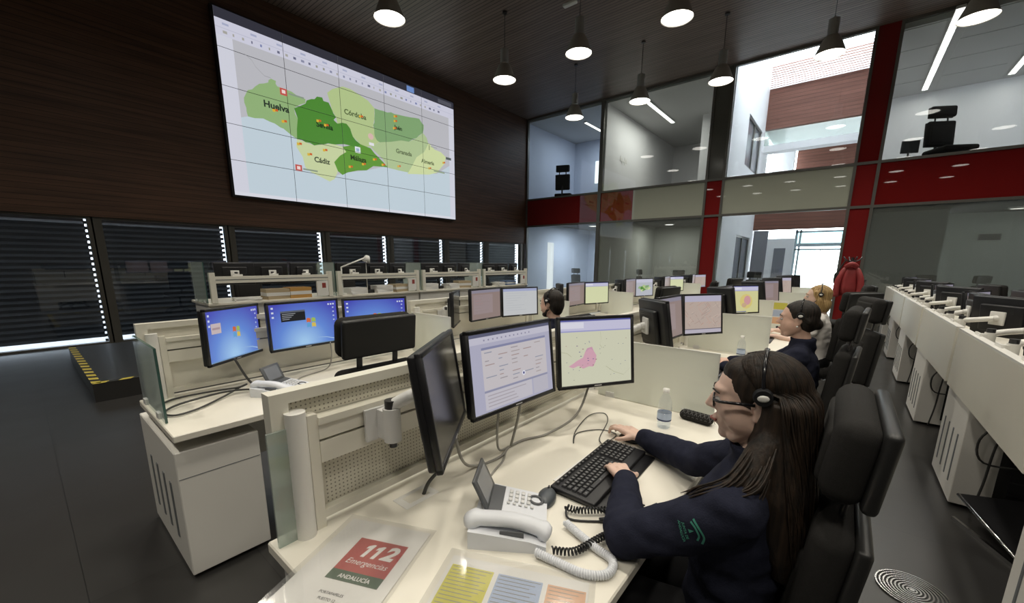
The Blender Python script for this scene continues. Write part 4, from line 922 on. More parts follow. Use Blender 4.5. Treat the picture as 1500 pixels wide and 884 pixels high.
def mouse(x, y, rz, label, mat=None, z=DZ):
    m = empty('computer_mouse', (x, y, z), R(rz), label=label, cat='mouse', group='computer mice')
    b = MB().ball((0, 0, .006), (.055, .031, .028), 20, 12); b.v = [(p[0], p[1], max(p[2], .001)) for p in b.v]
    b.build('body', mat or M_BLACK, m); MB().rbox((-.03, 0, .030), (.018, .006, .010), .003, 2).build('wheel', M_DKMETAL, m)
    return m
def phone(x, y, rz, label):
    p = empty('desk_phone', (x, y, DZ), R(rz), label=label, cat='phone', group='white desk phones')
    # body: wedge rising to the back (local -x), user at +x; handset on local -y side
    prof = [(.105, .0), (.105, .018), (-.075, .050), (-.10, .050), (-.10, .0)]
    MB().prism([(a, b) for a, b in prof], -.035, .125, 'y').build('base', M_PHONE, p)
    MB().prism([(.105, .0), (.105, .022), (.06, .034), (-.06, .048), (-.105, .052), (-.105, .0)], -.125, -.036, 'y').build('cradle', M_PHONE, p)
    hs = MB(); hs.tube(bez([(.108, -.08, .030), (.085, -.08, .046), (.04, -.08, .060), (0, -.08, .066), (-.05, -.08, .066), (-.088, -.08, .064), (-.110, -.08, .050)], 18), [.021]+[.024]*2+[.019]*12+[.024]*3+[.022], 14)
    hs.v = [(a, -.08+(b+.08)*1.35, c) for a, b, c in hs.v]
    hs.build('handset', M_PHONE, p)
    MB().at(T(.0, -.08, .0)).bb(-.02, .045, -.0345, -.031, .036, .052).build('handset_slot', M_PHONED, p)
    Mk = T(.0, 0, .0368) @ RY(10.1)
    MB().at(Mk).bb(-.075, -.028, -.028, .118, .0, .0022).build('function_strip', M_PHONED, p)
    ky = MB().at(Mk)
    for i in range(4):
        for j in range(3): ky.rbox((-.008+i*.019, .055+j*.021, .003), (.012, .016, .005), .0015, 1)
    for i in range(5): ky.rbox((-.012+i*.018, .035, .003), (.010, .008, .004), .001, 1)
    ky.build('keypad', M_ARM, p, kind='stuff')
    MB().at(Mk @ T(.072, .080, .002)).lathe([(.024, 0), (.024, .003), (.017, .003), (.017, 0)], 24).build('navigation_ring', M_PHONED, p)
    Ms = T(-.088, 0.045, .095) @ RY(66)
    MB().at(Ms).rbox((.0, 0, .0), (.10, .150, .009), .004, 2).build('screen_lid', M_PHONED, p)
    MB().at(Ms @ T(.0, 0, .0048)).bb(-.038, .038, -.055, .055, 0, .0008).build('screen', pm('grey_lcd', (0.22, 0.23, 0.25), 0.2), p)
    return p
def coil(path, r, turns, wire, n=10):
    P = [Vector(q) for q in path]; L = [0]
    for a, b in zip(P[:-1], P[1:]): L.append(L[-1]+(b-a).length)
    out = []; N = turns*n; a0 = None; j = 0
    for i in range(N+1):
        s = L[-1]*i/N
        while j < len(P)-2 and L[j+1] < s: j += 1
        t = (s-L[j])/max(1e-9, L[j+1]-L[j]); p = P[j].lerp(P[j+1], t); d = (P[j+1]-P[j]).normalized()
        a0 = (a0-d*a0.dot(d)).normalized() if a0 is not None else d.orthogonal().normalized(); b0 = d.cross(a0)
        th = 2*math.pi*i/n; out.append(p+(a0*math.cos(th)+b0*math.sin(th))*r)
    return out
def cable(pts, r, mat, label, n=30, group='loose cables on the desks'):
    return MB().tube(bez(pts, n), r, 6).build('cable', mat, None, label=label, cat='cable', group=group)

keyboard(-.600, 1.265, 2, 'black keyboard under the hands of the long haired woman')
mouse(-.625, 1.590, 5, 'black mouse held in the right hand of the long haired woman')
mouse(-.655, .985, -70, 'dark grey mouse lying at the near end of the black keyboard', pm('slate_plastic', (0.07, 0.08, 0.09), 0.35))
MB().bb(-.705, -.682, 1.10, 1.36, DZ+.001, DZ+.003).build('paper_strip', M_PAPER, None, label='white paper strip along the back of the black keyboard', cat='paper')
phone(-.672, .826, 33.7, 'white desk phone with raised grey screen in front of the black keyboard')
phone(-2.47, .90, 33, 'white desk phone with raised grey screen on the desk with blue screens')
for k in range(1, 4):
    y0 = Y00+PITCH*k
    keyboard(-.60, y0+.93, 1, 'black keyboard on the %s front row desk' % ORD[k]); phone(-.67, y0+.50, 33, 'white desk phone on the %s front row desk' % ORD[k])
    keyboard(-2.40, y0+.95, 0, 'black keyboard on the %s second row desk' % ORD[k])
# cords
co = empty('coiled_cable', (0, 0, 0), label='black coiled headset cord looping from the phone to the woman', cat='cable')
path = bez([(-.500, .785, .76), (-.455, .825, .755), (-.43, .90, .758), (-.405, .985, .758), (-.385, 1.085, .76), (-.40, 1.115, .765), (-.47, 1.045, .757), (-.535, .985, .757), (-.575, .975, .757)], 60)
MB().tube(coil(path, .0085, 62, .003), .0028, 5).build('coil', M_BLACK, co)
MB().tube(bez([(-.575, .975, .757), (-.545, .945, .745), (-.48, .985, .744), (-.435, 1.03, .746), (-.40, 1.10, .75), (-.36, 1.16, .765)], 24), .0035, 6).tube([(-.47, .995, .747), (-.43, 1.035, .748)], .008, 8).build('inline_plug', M_BLACK, co)
pc = empty('coiled_cable', (0, 0, 0), label='thick white coiled phone cord beside the sheets in the plastic sleeve', cat='cable')
path = bez([(-.53, .755, .757), (-.475, .765, .752), (-.40, .775, .752), (-.355, .81, .752), (-.365, .86, .752), (-.42, .875, .752), (-.485, .895, .753), (-.535, .91, .757)], 60)
MB().tube(coil(path, .0085, 70, .003), .0034, 5).build('coil', M_PHONE, pc)
# documents
sl = empty('document_sleeve', (-.862, .445, DZ), R(24), label='clear plastic sleeve with a white cover reading 112 in a red square', cat='folder')
M_PLAST = glass('clear_plastic', (0.97, 0.97, 0.97), 1.6, 0.08, dens=0.08, dcol=(0.8, 0.8, 0.8))
# local: +x towards the reader's right, +y up the page
M_112R = pm('cover_red', (0.42, 0.055, 0.045), 0.5); M_112G = pm('cover_green', (0.045, 0.09, 0.045), 0.5)
MB().bb(-.125, .125, -.175, .155, .0005, .004).build('cover_sheet', M_PAPER, sl)
MB().bb(-.138, .138, -.185, .168, .0065, .0070).build('plastic_pocket', M_PLAST, sl)
pr = MB(); it = [(rect(-.050, .094, -.060, .088), 0), (rect(-.050, .094, -.060, -.028), 1)]
for s, y, size, b_, sh, mi, rot in (('112', .045, .066, .045, .25, 2, 0), ('Emergencias', .004, .026, 0.0, .3, 2, 0), ('ANDALUCÍA', -.0455, .017, .02, 0, 2, 0), ('PORTAPAPELES', -.098, .0105, .01, 0, 3, 0), ('PUESTO 12', -.115, .0105, .01, 0, 3, 0)):
    if s == '112':
        for ox in (-.52, -.06): it.append(([(.022+(ox+px+py*.22)*size*.95, y-.022+py*size) for px, py in ((0, 0), (.17, 0), (.17, .72), (.05, .72), (-.12, .60), (-.12, .45), (0, .50))], mi))
        s = '2'; 
        for t in text_tris(s, b_, sh): it.append(([(.022+.038+q[0]*size, y+.003+q[1]*size) for q in t], mi))
        continue
    for t in text_tris(s, b_, sh): it.append(([(.022*(y > -.06)+q[0]*size*(1.0 if s == '112' else .9), y+q[1]*size) for q in t], mi))
for q, (p, mi) in enumerate(it): pr.add([(a, b, .0042+(.0004 if mi > 1 else .0002*mi)) for a, b in p], [tuple(range(len(p)))], mi)
pr.build('printed_mark', [M_112R, M_112G, M_PAPER, pm('ink_black', (0.03, 0.03, 0.03), 0.6)], sl)
ps = empty('table_sheet', (-.492, .590, DZ), R(24), label='plastic sleeve with yellow, blue and orange tables beside the white phone', cat='folder')
MB().bb(-.175, .175, -.20, .115, .0005, .003).build('sheet', M_PAPER, ps); MB().bb(-.19, .19, -.21, .135, .005, .0055).build('plastic_pocket', M_PLAST, ps)
tb = MB(); M_TY = pm('table_yellow', (0.62, 0.58, 0.10), 0.6); M_TB = pm('table_blue', (0.42, 0.50, 0.66), 0.6); M_TO = pm('table_orange', (0.70, 0.42, 0.26), 0.6); M_TL = pm('table_rule', (0.30, 0.30, 0.26), 0.7)
for mi, x0, x1 in ((0, -.165, -.055), (1, -.043, .068), (2, .08, .17)):
    tb.add([(x0, -.19, .0032), (x1, -.19, .0032), (x1, .085, .0032), (x0, .085, .0032)], [(0, 1, 2, 3)], mi)
    for q in range(24): yy = .078-q*.0112; tb.add([(x0+.004, yy, .0034), (x1-.004-(q*7 % 5)*.006, yy, .0034), (x1-.004-(q*7 % 5)*.006, yy+.0022, .0034), (x0+.004, yy+.0022, .0034)], [(0, 1, 2, 3)], 3)
tb.build('printed_table', [M_TY, M_TB, M_TO, M_TL], ps)
# water bottles
M_PET = glass('clear_pet', (0.97, 0.98, 1.0), 1.4, 0.02, dens=0.06, dcol=(0.8, 0.85, 0.9)); M_WATER = glass('water', (0.93, 0.96, 0.99), 0.8, 0.0, dens=.04)
def bottle(x, y, label):
    b = empty('water_bottle', (x, y, DZ), label=label, cat='bottle', group='plastic water bottles')
    MB().lathe([(.0, .002), (.028, .002), (.031, .010), (.031, .05), (.029, .055), (.031, .06), (.031, .115), (.028, .135), (.018, .158), (.0125, .170), (.0125, .178)], 24).build('body', M_PET, b)
    MB().lathe([(.0, .004), (.028, .005), (.0295, .012), (.0295, .075), (0, .075)], 24).build('water', M_WATER, b)
    MB().lathe([(.0316, .040), (.0316, .078)], 24).lathe([(.0319, .040), (.0319, .047)], 24, 1).build('paper_label', [pm('pale_blue_label', (0.50, 0.60, 0.78), 0.5), pm('navy_print', (0.03, 0.04, 0.12), 0.5)], b)
    MB().lathe([(.0145, .172), (.0145, .190), (0, .190)], 16).build('cap', M_POST, b)
bottle(-.568, 1.825, 'water bottle with pale blue paper label beside the quilted glasses case')
bottle(-.57, 3.62, 'water bottle standing in front of the woman with tied dark hair')
gc = empty('glasses_case', (-.470, 2.00, DZ), R(-8), label='black quilted glasses case lying against the glass divider', cat='case')
MB().rbox((0, 0, .024), (.155, .058, .046), .021, 4).build('shell', M_FABRIC, gc)
q_ = MB()
for i in range(8):
    x0 = -.07+i*.02
    for s in (-1, 1): q_.tube(bez([(x0 if s > 0 else x0+.028, -.0295, .024), (x0+.014, -.018, .0455), (x0+.028 if s > 0 else x0, .016, .046)], 8), .0012, 4)
q_.build('stitching', pm('grey_stitch', (0.12, 0.12, 0.12), 0.6), gc, kind='stuff')
# loose desk cables
cable([(-.985, .752, .742), (-.965, .76, .79), (-.93, .80, .86), (-.91, .82, .98)], .006, M_CABLE, 'dark cable dropping from the blank left monitor into the desk flap')
cable([(-.93, 1.07, 1.0), (-.95, 1.08, .86), (-.975, 1.12, .765), (-.985, 1.20, .745)], .0045, M_CABLEG, 'thin cable hanging behind the blank left monitor')
cable([(-.96, .86, 1.0), (-.96, .90, .82), (-.975, .99, .748), (-.955, 1.10, .747), (-.985, 1.19, .747)], .0055, M_CABLEG, 'grey cable curving over the desk under the form monitor')
cable([(-.93, 1.20, .98), (-.945, 1.20, .88), (-.985, 1.205, .745)], .0055, M_CABLEG, 'straight pale cable under the form monitor')
cable([(-.84, 1.60, .96), (-.86, 1.52, .82), (-.93, 1.40, .75), (-.975, 1.29, .747), (-.985, 1.21, .747)], .0055, M_CABLEG, 'long pale cable sweeping from the map monitor')
cable([(-.69, 1.50, .748), (-.70, 1.60, .744), (-.78, 1.60, .744), (-.84, 1.50, .744), (-.80, 1.40, .744), (-.86, 1.52, .744), (-.90, 1.72, .746), (-.86, 1.80, .744), (-.80, 1.72, .744), (-.74, 1.52, .744), (-.69, 1.45, .75)], .0022, M_CABLE, 'thin black keyboard cable in loops behind the keyboard', 60)
cable([(-.76, .88, .75), (-.85, .90, .744), (-.90, 1.00, .744), (-.93, 1.09, .744), (-.98, 1.17, .745)], .004, M_CABLEG, 'pale phone line curling back from the white phone')
cable([(-2.62, .72, .95), (-2.60, .78, .80), (-2.56, .84, .75), (-2.50, .88, .748)], .007, M_CABLE, 'dark cable dropping from the left blue monitor')
cable([(-2.66, .36, .749), (-2.74, .46, .75), (-2.72, .62, .755), (-2.62, .72, .775), (-2.60, .76, .79), (-2.64, .74, .77), (-2.58, .64, .752), (-2.47, .50, .749), (-2.44, .40, .749), (-2.52, .37, .749), (-2.60, .45, .755), (-2.62, .66, .765), (-2.60, .80, .75), (-2.56, .86, .748)], .0055, M_CABLE, 'dark coil of cable lying on the desk with blue screens', 80)
cable([(-2.66, 1.30, .95), (-2.70, 1.32, .84), (-2.74, 1.30, .75), (-2.66, 1.10, .748), (-2.56, .98, .748)], .004, M_CABLEG, 'thin cable under the middle blue monitor')
hs_ = empty('hanging_sheet', (-.53, 5.542, .80), label='sheet with yellow, blue and orange blocks on the divider behind the dark haired woman', cat='poster')
MB().bb(-.075, .075, -.002, .002, .0, .27).build('sheet', M_PAPER, hs_)
for q, mt in enumerate((M_TO, M_TB, M_TY)): MB().bb(-.065, .065, -.0035, -.002, .01+q*.085, .085+q*.085).build('printed_block', mt, hs_)
# drawing files on later desks
for k, (x, y, c, lab) in enumerate(((-.86, 4.05, M_TAN, 'tan folders standing on the third front row desk'), (-.55, 4.0, M_TY, 'yellow table sheet pinned by the third front row desk'))):
    if k == 0: paper_stack(x, y, DZ, 10, .20, .24, .16, c, lab, group='files on the front row')
# ------------------------------------------------------------------ coat stand with red jacket and bag
cs = empty('coat_stand', (.06, 8.25, 0), label='dark coat stand in the aisle by the red partition column', cat='coat stand')
MB().cyl((0, 0, 0), (0, 0, 1.60), .02, n=12).build('pole', M_DKMETAL, cs); MB().lathe([(.20, 0), (.20, .02), (.03, .04)], 24).build('base', M_DKMETAL, cs)
for k in range(4):
    a = k*math.pi/2+.4; MB().tube([(0, 0, 1.52), (.09*math.cos(a), .09*math.sin(a), 1.56), (.12*math.cos(a), .12*math.sin(a), 1.61)], .009, 6).build('hook', M_DKMETAL, cs)
# ------------------------------------------------------------------ people
def remesh(mb, voxel, smooth=3, name='body', fac=0.5):
    me = mb.mesh(name+'_raw', []); o = bpy.data.objects.new('tmp', me); COL.objects.link(o)
    r = o.modifiers.new('r', 'REMESH'); r.mode = 'VOXEL'; r.voxel_size = voxel; r.use_smooth_shade = True
    if smooth: s = o.modifiers.new('s', 'SMOOTH'); s.iterations = smooth; s.factor = fac
    dg = bpy.context.evaluated_depsgraph_get(); out = bpy.data.meshes.new_from_object(o.evaluated_get(dg)); out.name = name
    bpy.data.objects.remove(o); bpy.data.meshes.remove(me)
    out.polygons.foreach_set('use_smooth', [True]*len(out.polygons)); return out
def skin_mat(name, col):
    m = pm(name, col, 0.5, var=0.10, scale=25, bump=0.08, bscale=300); m.node_tree.nodes['Principled BSDF'].inputs['Subsurface Weight'].default_value = 0.08
    m.node_tree.nodes['Principled BSDF'].inputs['Subsurface Radius'].default_value = (0.012, 0.005, 0.003); return m
def hair_mat(name, c1, c2, sc=(90, 90, 6)):
    m = bpy.data.materials.new(name); m.use_nodes = True; nt = m.node_tree; N = nt.nodes; L = nt.links; b = N['Principled BSDF']; b.inputs['Roughness'].default_value = 0.55; b.inputs['Specular IOR Level'].default_value = 0.3
    tc = N.new('ShaderNodeTexCoord'); mp = N.new('ShaderNodeMapping'); mp.inputs['Scale'].default_value = sc; L.new(tc.outputs['Object'], mp.inputs['Vector'])
    nz = N.new('ShaderNodeTexNoise'); nz.inputs['Scale'].default_value = 1.0; nz.inputs['Detail'].default_value = 4; L.new(mp.outputs[0], nz.inputs['Vector'])
    mx = N.new('ShaderNodeMix'); mx.data_type = 'RGBA'; mx.inputs[6].default_value = c1+(1,); mx.inputs[7].default_value = c2+(1,)
    rp = N.new('ShaderNodeMapRange'); rp.inputs[1].default_value = .35; rp.inputs[2].default_value = .68; L.new(nz.outputs['Fac'], rp.inputs[0]); L.new(rp.outputs[0], mx.inputs[0])
    L.new(mx.outputs[2], b.inputs['Base Color']); bp = N.new('ShaderNodeBump'); bp.inputs['Strength'].default_value = .6; bp.inputs['Distance'].default_value = .004; L.new(nz.outputs['Fac'], bp.inputs['Height']); L.new(bp.outputs[0], b.inputs['Normal'])
    return m
M_NAVY = pm('navy_fleece', (0.019, 0.021, 0.036), 0.95, spec=0.1, var=0.25, scale=60, bump=0.5, bscale=260)
M_TROU = pm('black_trousers', (0.012, 0.012, 0.013), 0.9, spec=0.1)
M_SHOE = pm('black_shoe', (0.01, 0.01, 0.01), 0.4)
M_TEE = pm('white_tee', (0.66, 0.63, 0.60), 0.9, var=0.04, bump=.3, bscale=150)
def hand(mb, W, d, up, th, curls=((15, 35, 40),)*4, spread=1.0, thumb=(.55, .75, -.35)):
    """palm and five fingers; W wrist, d towards the knuckles, up out of the back of the hand, th towards the thumb side"""
    W, d, up, th = Vector(W), Vector(d).normalized(), Vector(up).normalized(), Vector(th).normalized()
    offs = (.028, .0095, -.0095, -.027); lens = ((.042, .026, .021), (.046, .029, .022), (.043, .027, .021), (.034, .021, .019))
    for i in range(4):
        K = W+d*(.082, .086, .082, .074)[i]+th*offs[i]
        mb.rcone(W+th*offs[i]*.55, .015, K, .0125, 10)
        f = (d+th*offs[i]*2.5*spread).normalized(); p = K; ang = 0; r = (.0092, .0095, .009, .008)[i]
        for s in range(3):
            ang += R(curls[i][s]); dv = f*math.cos(ang)-up*math.sin(ang); q = p+dv*lens[i][s]
            mb.rcone(p, r, q, r*.92, 10); p = q; r *= .92
    mb.rcone(W, .021, W+d*.05, .020, 10)
    B = W+d*.022+th*.022; t = (d*thumb[0]+th*thumb[1]+up*thumb[2]).normalized(); C_ = B+t*.042; mb.rcone(W+th*.008, .016, B, .0145, 10); mb.rcone(B, .014, C_, .0108, 10)
    t2 = (t*.8+d*.5-up*.1).normalized(); mb.rcone(C_, .0106, C_+t2*.030, .0088, 10)
def head_shape(mb, M, s=1.0, fem=True):
    mb.M = M @ Matrix.Scale(s, 4)
    mb.ball((-.014, 0, .030), (.098, .077, .088), 24, 16); mb.ball((.028, 0, -.035), (.060, .060, .070), 20, 12); mb.ball((.045, 0, -.005), (.050, .060, .06), 20, 12)
    mb.rcone((.045, 0, -.088), .030, (.068, 0, -.094), .019, 12)
    for y in (-1, 1): mb.rcone((-.005, y*.052, -.052), .020, (.045, y*.028, -.092), .020, 10); mb.ball((.054, y*.036, -.026), (.028, .026, .030), 14, 10); mb.ball((.022, y*.046, -.036), (.048, .024, .048), 14, 10)
    mb.ball((.056, 0, -.060), (.034, .038, .036), 16, 10); mb.ball((.062, 0, .030), (.032, .052, .018), 14, 8)
    mb.rcone((.088, 0, .016), .0085, (.108, 0, -.018), .0096, 10)
    for y in (-1, 1): mb.ball((.096, y*.010, -.022), (.011, .008, .007), 10, 6)
    mb.ball((.089, 0, -.052), (.012, .022, .0058), 12, 6); mb.ball((.087, 0, -.063), (.012, .020, .0068), 12, 6)
    for y in (-1, 1):
        mb.ball((-.012, y*.077, -.004), (.017, .008, .030), 12, 8); mb.ball((-.004, y*.075, -.030), (.008, .007, .010), 8, 6)
    mb.M = Matrix.Identity(4)
def person(loc, rz, label, P, look, voxel=.005):
    root = empty('person', loc, R(rz), label=label, cat='person', group='call operators')
    V = Vector; hc = V(P['head']); MH = T(*hc) @ RZ(P.get('hyaw', 0)) @ RY(P.get('hpitch', 0)) @ RX(P.get('hroll', 0)); s = P.get('hs', .96)
    nb = V(P['neck']); shL, shR = V(P['shL']), V(P['shR'])
    b = MB(); head_shape(b, MH, s)
    n0 = MH @ V((-.022, 0, -.075)); b.rcone(n0, .050, nb, .054, 16)
    inner = [(x, 0, z, rx*.85, ry*.85) for x, z, rx, ry in P['torso']]
    b.loft(inner); 
    for S, E, W, H in ((shL, V(P['elL']), V(P['wrL']), P.get('handL')), (shR, V(P['elR']), V(P['wrR']), P.get('handR'))):
        b.rcone(nb-V((0, 0, .03)), .045, S, .042); b.rcone(S, .045, E, .036); b.rcone(E, .036, W, .024)
        if H: hand(b, W, *H)
    for y in (1, -1):
        k, a = V((P['knee'][0], y*P['knee'][1], P['knee'][2])), V((P['ankle'][0], y*P['ankle'][1], P['ankle'][2]))
        b.rcone((.02, y*.09, P['hipz']+.02), .07, k, .045); b.rcone(k, .045, a, .03); b.rcone(a, .03, a+V((.10, 0, -.045)), .02)
    me = remesh(b, voxel, 7); me.materials.append(look['skin']); bo = bpy.data.objects.new('body', me); COL.objects.link(bo); bo.parent = root
    # face details
    for y in (-1, 1):
        eo = MB().at(MH @ Matrix.Scale(s, 4)).ball((.0785, y*.031, .004), (.0125, .014, .0085), 12, 8).build('eye', pm('eye_white', (0.42, 0.40, 0.38), 0.2), bo)
        MB().at(MH @ Matrix.Scale(s, 4)).ball((.0865, y*.031, .004), (.0055, .0062, .0062), 10, 6).build('iris', pm('dark_iris', (0.03, 0.018, 0.01), 0.1), bo)
        MB().at(MH @ Matrix.Scale(s, 4)).tube(bez([(.094, y*.014, .026), (.092, y*.032, .031), (.078, y*.052, .025)], 8), [.0026]*8+[.0015], 6).build('eyebrow', look['hair'], bo)
    MB().at(MH @ Matrix.Scale(s, 4)).tube(bez([(.089, -.021, -.0575), (.1005, -.006, -.0565), (.1005, .006, -.0565), (.089, .021, -.0575)], 10), .0036, 6).build('lips', pm('lip', (0.34, 0.11, 0.09), 0.4), bo)
    # jacket or tee
    j = MB(); j.loft([(x, 0, z, rx, ry) for x, z, rx, ry in P['torso']], 28)
    for S, E, W, sl in ((shL, V(P['elL']), V(P['wrL']), P['sleeve']), (shR, V(P['elR']), V(P['wrR']), P['sleeve'])):
        sg = 1 if S.y > 0 else -1
        j.rcone(V((S.x*.4+nb.x*.6, sg*.07, nb.z-.045)), .058, S, .066, 16)
        if sl == 'long':
            mid = E.lerp(S, .5)+V((0, 0, -.008)); j.rcone(S, .066, mid, .063, 16); j.rcone(mid, .063, E, .056, 16); fm = E.lerp(W, .5); j.rcone(E, .055, fm, .052, 16); c_ = E.lerp(W, .93); j.rcone(fm, .052, c_, .039, 16)
            # soft folds round the elbow and forearm
            for t_, rr in ((.12, .060), (.26, .056), (.42, .0545), (.60, .050), (.78, .046)): q = E.lerp(W, t_); d_ = (W-E).normalized(); j.rcone(q-d_*.006, rr, q+d_*.006, rr-.002, 14)
        else: j.rcone(S, .064, S.lerp(E, .55), .060, 16)
    if look.get('collar', True):
        j.loft([(nb.x-.004, 0, nb.z-.035, .072, .082), (nb.x-.002, 0, nb.z+.0, .072, .076), (nb.x+.0, 0, nb.z+.042, .072, .072), (nb.x+.0, 0, nb.z+.043, .064, .064)], 24)
    jm = remesh(j, max(voxel, .006), 5, 'jacket')
    nn = [tuple(v.normal) for v in jm.vertices]; cc = [tuple(v.co) for v in jm.vertices]; fl = []
    for c, n_ in zip(cc, nn):
        w_ = .012*(noise.noise(Vector((c[0]*9, c[1]*9, c[2]*26)))*.6+noise.noise(Vector((c[0]*22+3, c[1]*16, c[2]*30)))*.4)
        fl += [c[0]+n_[0]*w_, c[1]+n_[1]*w_, c[2]+n_[2]*w_]
    jm.vertices.foreach_set('co', fl)
    jm.update(); jm.materials.append(look['top']); jo = bpy.data.objects.new(look['topname'], jm); COL.objects.link(jo); jo.parent = root
    t = MB()
    for y in (1, -1):
        k, a = V((P['knee'][0], y*P['knee'][1], P['knee'][2])), V((P['ankle'][0], y*P['ankle'][1], P['ankle'][2]))
        t.rcone((.0, y*.085, P['hipz']+.02), .095, k, .068, 16); t.rcone(k, .066, a+V((0, 0, .03)), .05, 16)
    t.ball((-.01, 0, P['hipz']+.04), (.13, .18, .11))
    tm = remesh(t, .012, 4, 'trousers'); tm.materials.append(M_TROU); to = bpy.data.objects.new('trousers', tm); COL.objects.link(to); to.parent = root
    for y in (1, -1):
        a = V((P['ankle'][0], y*P['ankle'][1], 0)); MB().rbox((a.x+.06, a.y, .035), (.26, .09, .07), .03, 3).build('shoe', M_SHOE, root)
    return root, MH @ Matrix.Scale(s, 4), bo, jo
def headset(root_loc, rz, MH, label, mic=True, flip=1):
    h = empty('headset', root_loc, R(rz), label=label, cat='headset', group='operator headsets')
    arc = [(-.022+.012*abs(math.cos(a)), .083*math.cos(a), .026+.092*math.sin(a)) for i, a in enumerate([math.pi*k/18 for k in range(19)])]
    MB().at(MH).tube(arc, .0038, 8).build('headband', M_BLACKG, h)
    for y in (1, -1):
        e = MB().at(MH).cyl((-.010, y*.078, .024), (-.010, y*.094, .024), .021, .018, n=20).build('ear_cup', M_BLACK, h)
        MB().at(MH).ball((-.010, y*.095, .024), (.012, .003, .008), 14, 6).build('badge', M_POST, e)
    if mic: MB().at(MH).tube(bez([(-.010, flip*.090, .01), (.03, flip*.094, -.045), (.075, flip*.075, -.065), (.105, flip*.045, -.062)], 14), .0028, 6).ball((.107, flip*.042, -.062), .008, 8, 6).build('microphone_boom', M_BLACK, h)
    return h

# ---- the woman with long hair, front right
HAIR_DK = hair_mat('dark_brown_hair', (0.010, 0.0075, 0.0055), (0.034, 0.021, 0.013))
HAIR_BK = hair_mat('near_black_hair', (0.007, 0.006, 0.005), (0.028, 0.020, 0.015))
HAIR_BL = hair_mat('blond_hair', (0.22, 0.13, 0.05), (0.52, 0.36, 0.16))
W1 = (-.13, 1.12, 0)
P1 = dict(head=(.005, -.01, 1.165), hyaw=9, hpitch=6, neck=(-.025, 0, 1.010), shL=(.0, .165, .945), shR=(.01, -.175, .945), elL=(.225, .205, .795), wrL=(.352, -.075, .790), elR=(.19, -.295, .82), wrR=(.445, -.445, .778),
          handL=((.70, -.72, -.02), (0.05, 0, 1), (-.72, -.70, 0), ((22, 30, 35), (20, 28, 32), (18, 30, 34), (16, 30, 34))), handR=((.85, -.25, .10), (.0, .2, 1), (.25, .85, 0), ((10, 30, 35), (8, 28, 30), (10, 32, 35), (14, 36, 40))),
          torso=[(0, .47, .13, .185), (0, .55, .125, .175), (.0, .66, .112, .155), (.0, .78, .118, .165), (.0, .87, .115, .175), (-.005, .93, .10, .165), (-.015, .975, .075, .125), (-.022, 1.005, .062, .075)],
          knee=(.40, .11, .50), ankle=(.38, .11, .09), hipz=.50, sleeve='long', hs=.97)
L1 = dict(skin=skin_mat('light_skin', (0.70, 0.49, 0.40)), hair=HAIR_DK, top=M_NAVY, topname='jacket')
w1, MH1, body1, jack1 = person(W1, 180, 'person with long dark hair, glasses and navy fleece typing at the nearest desk', P1, L1, .0042)
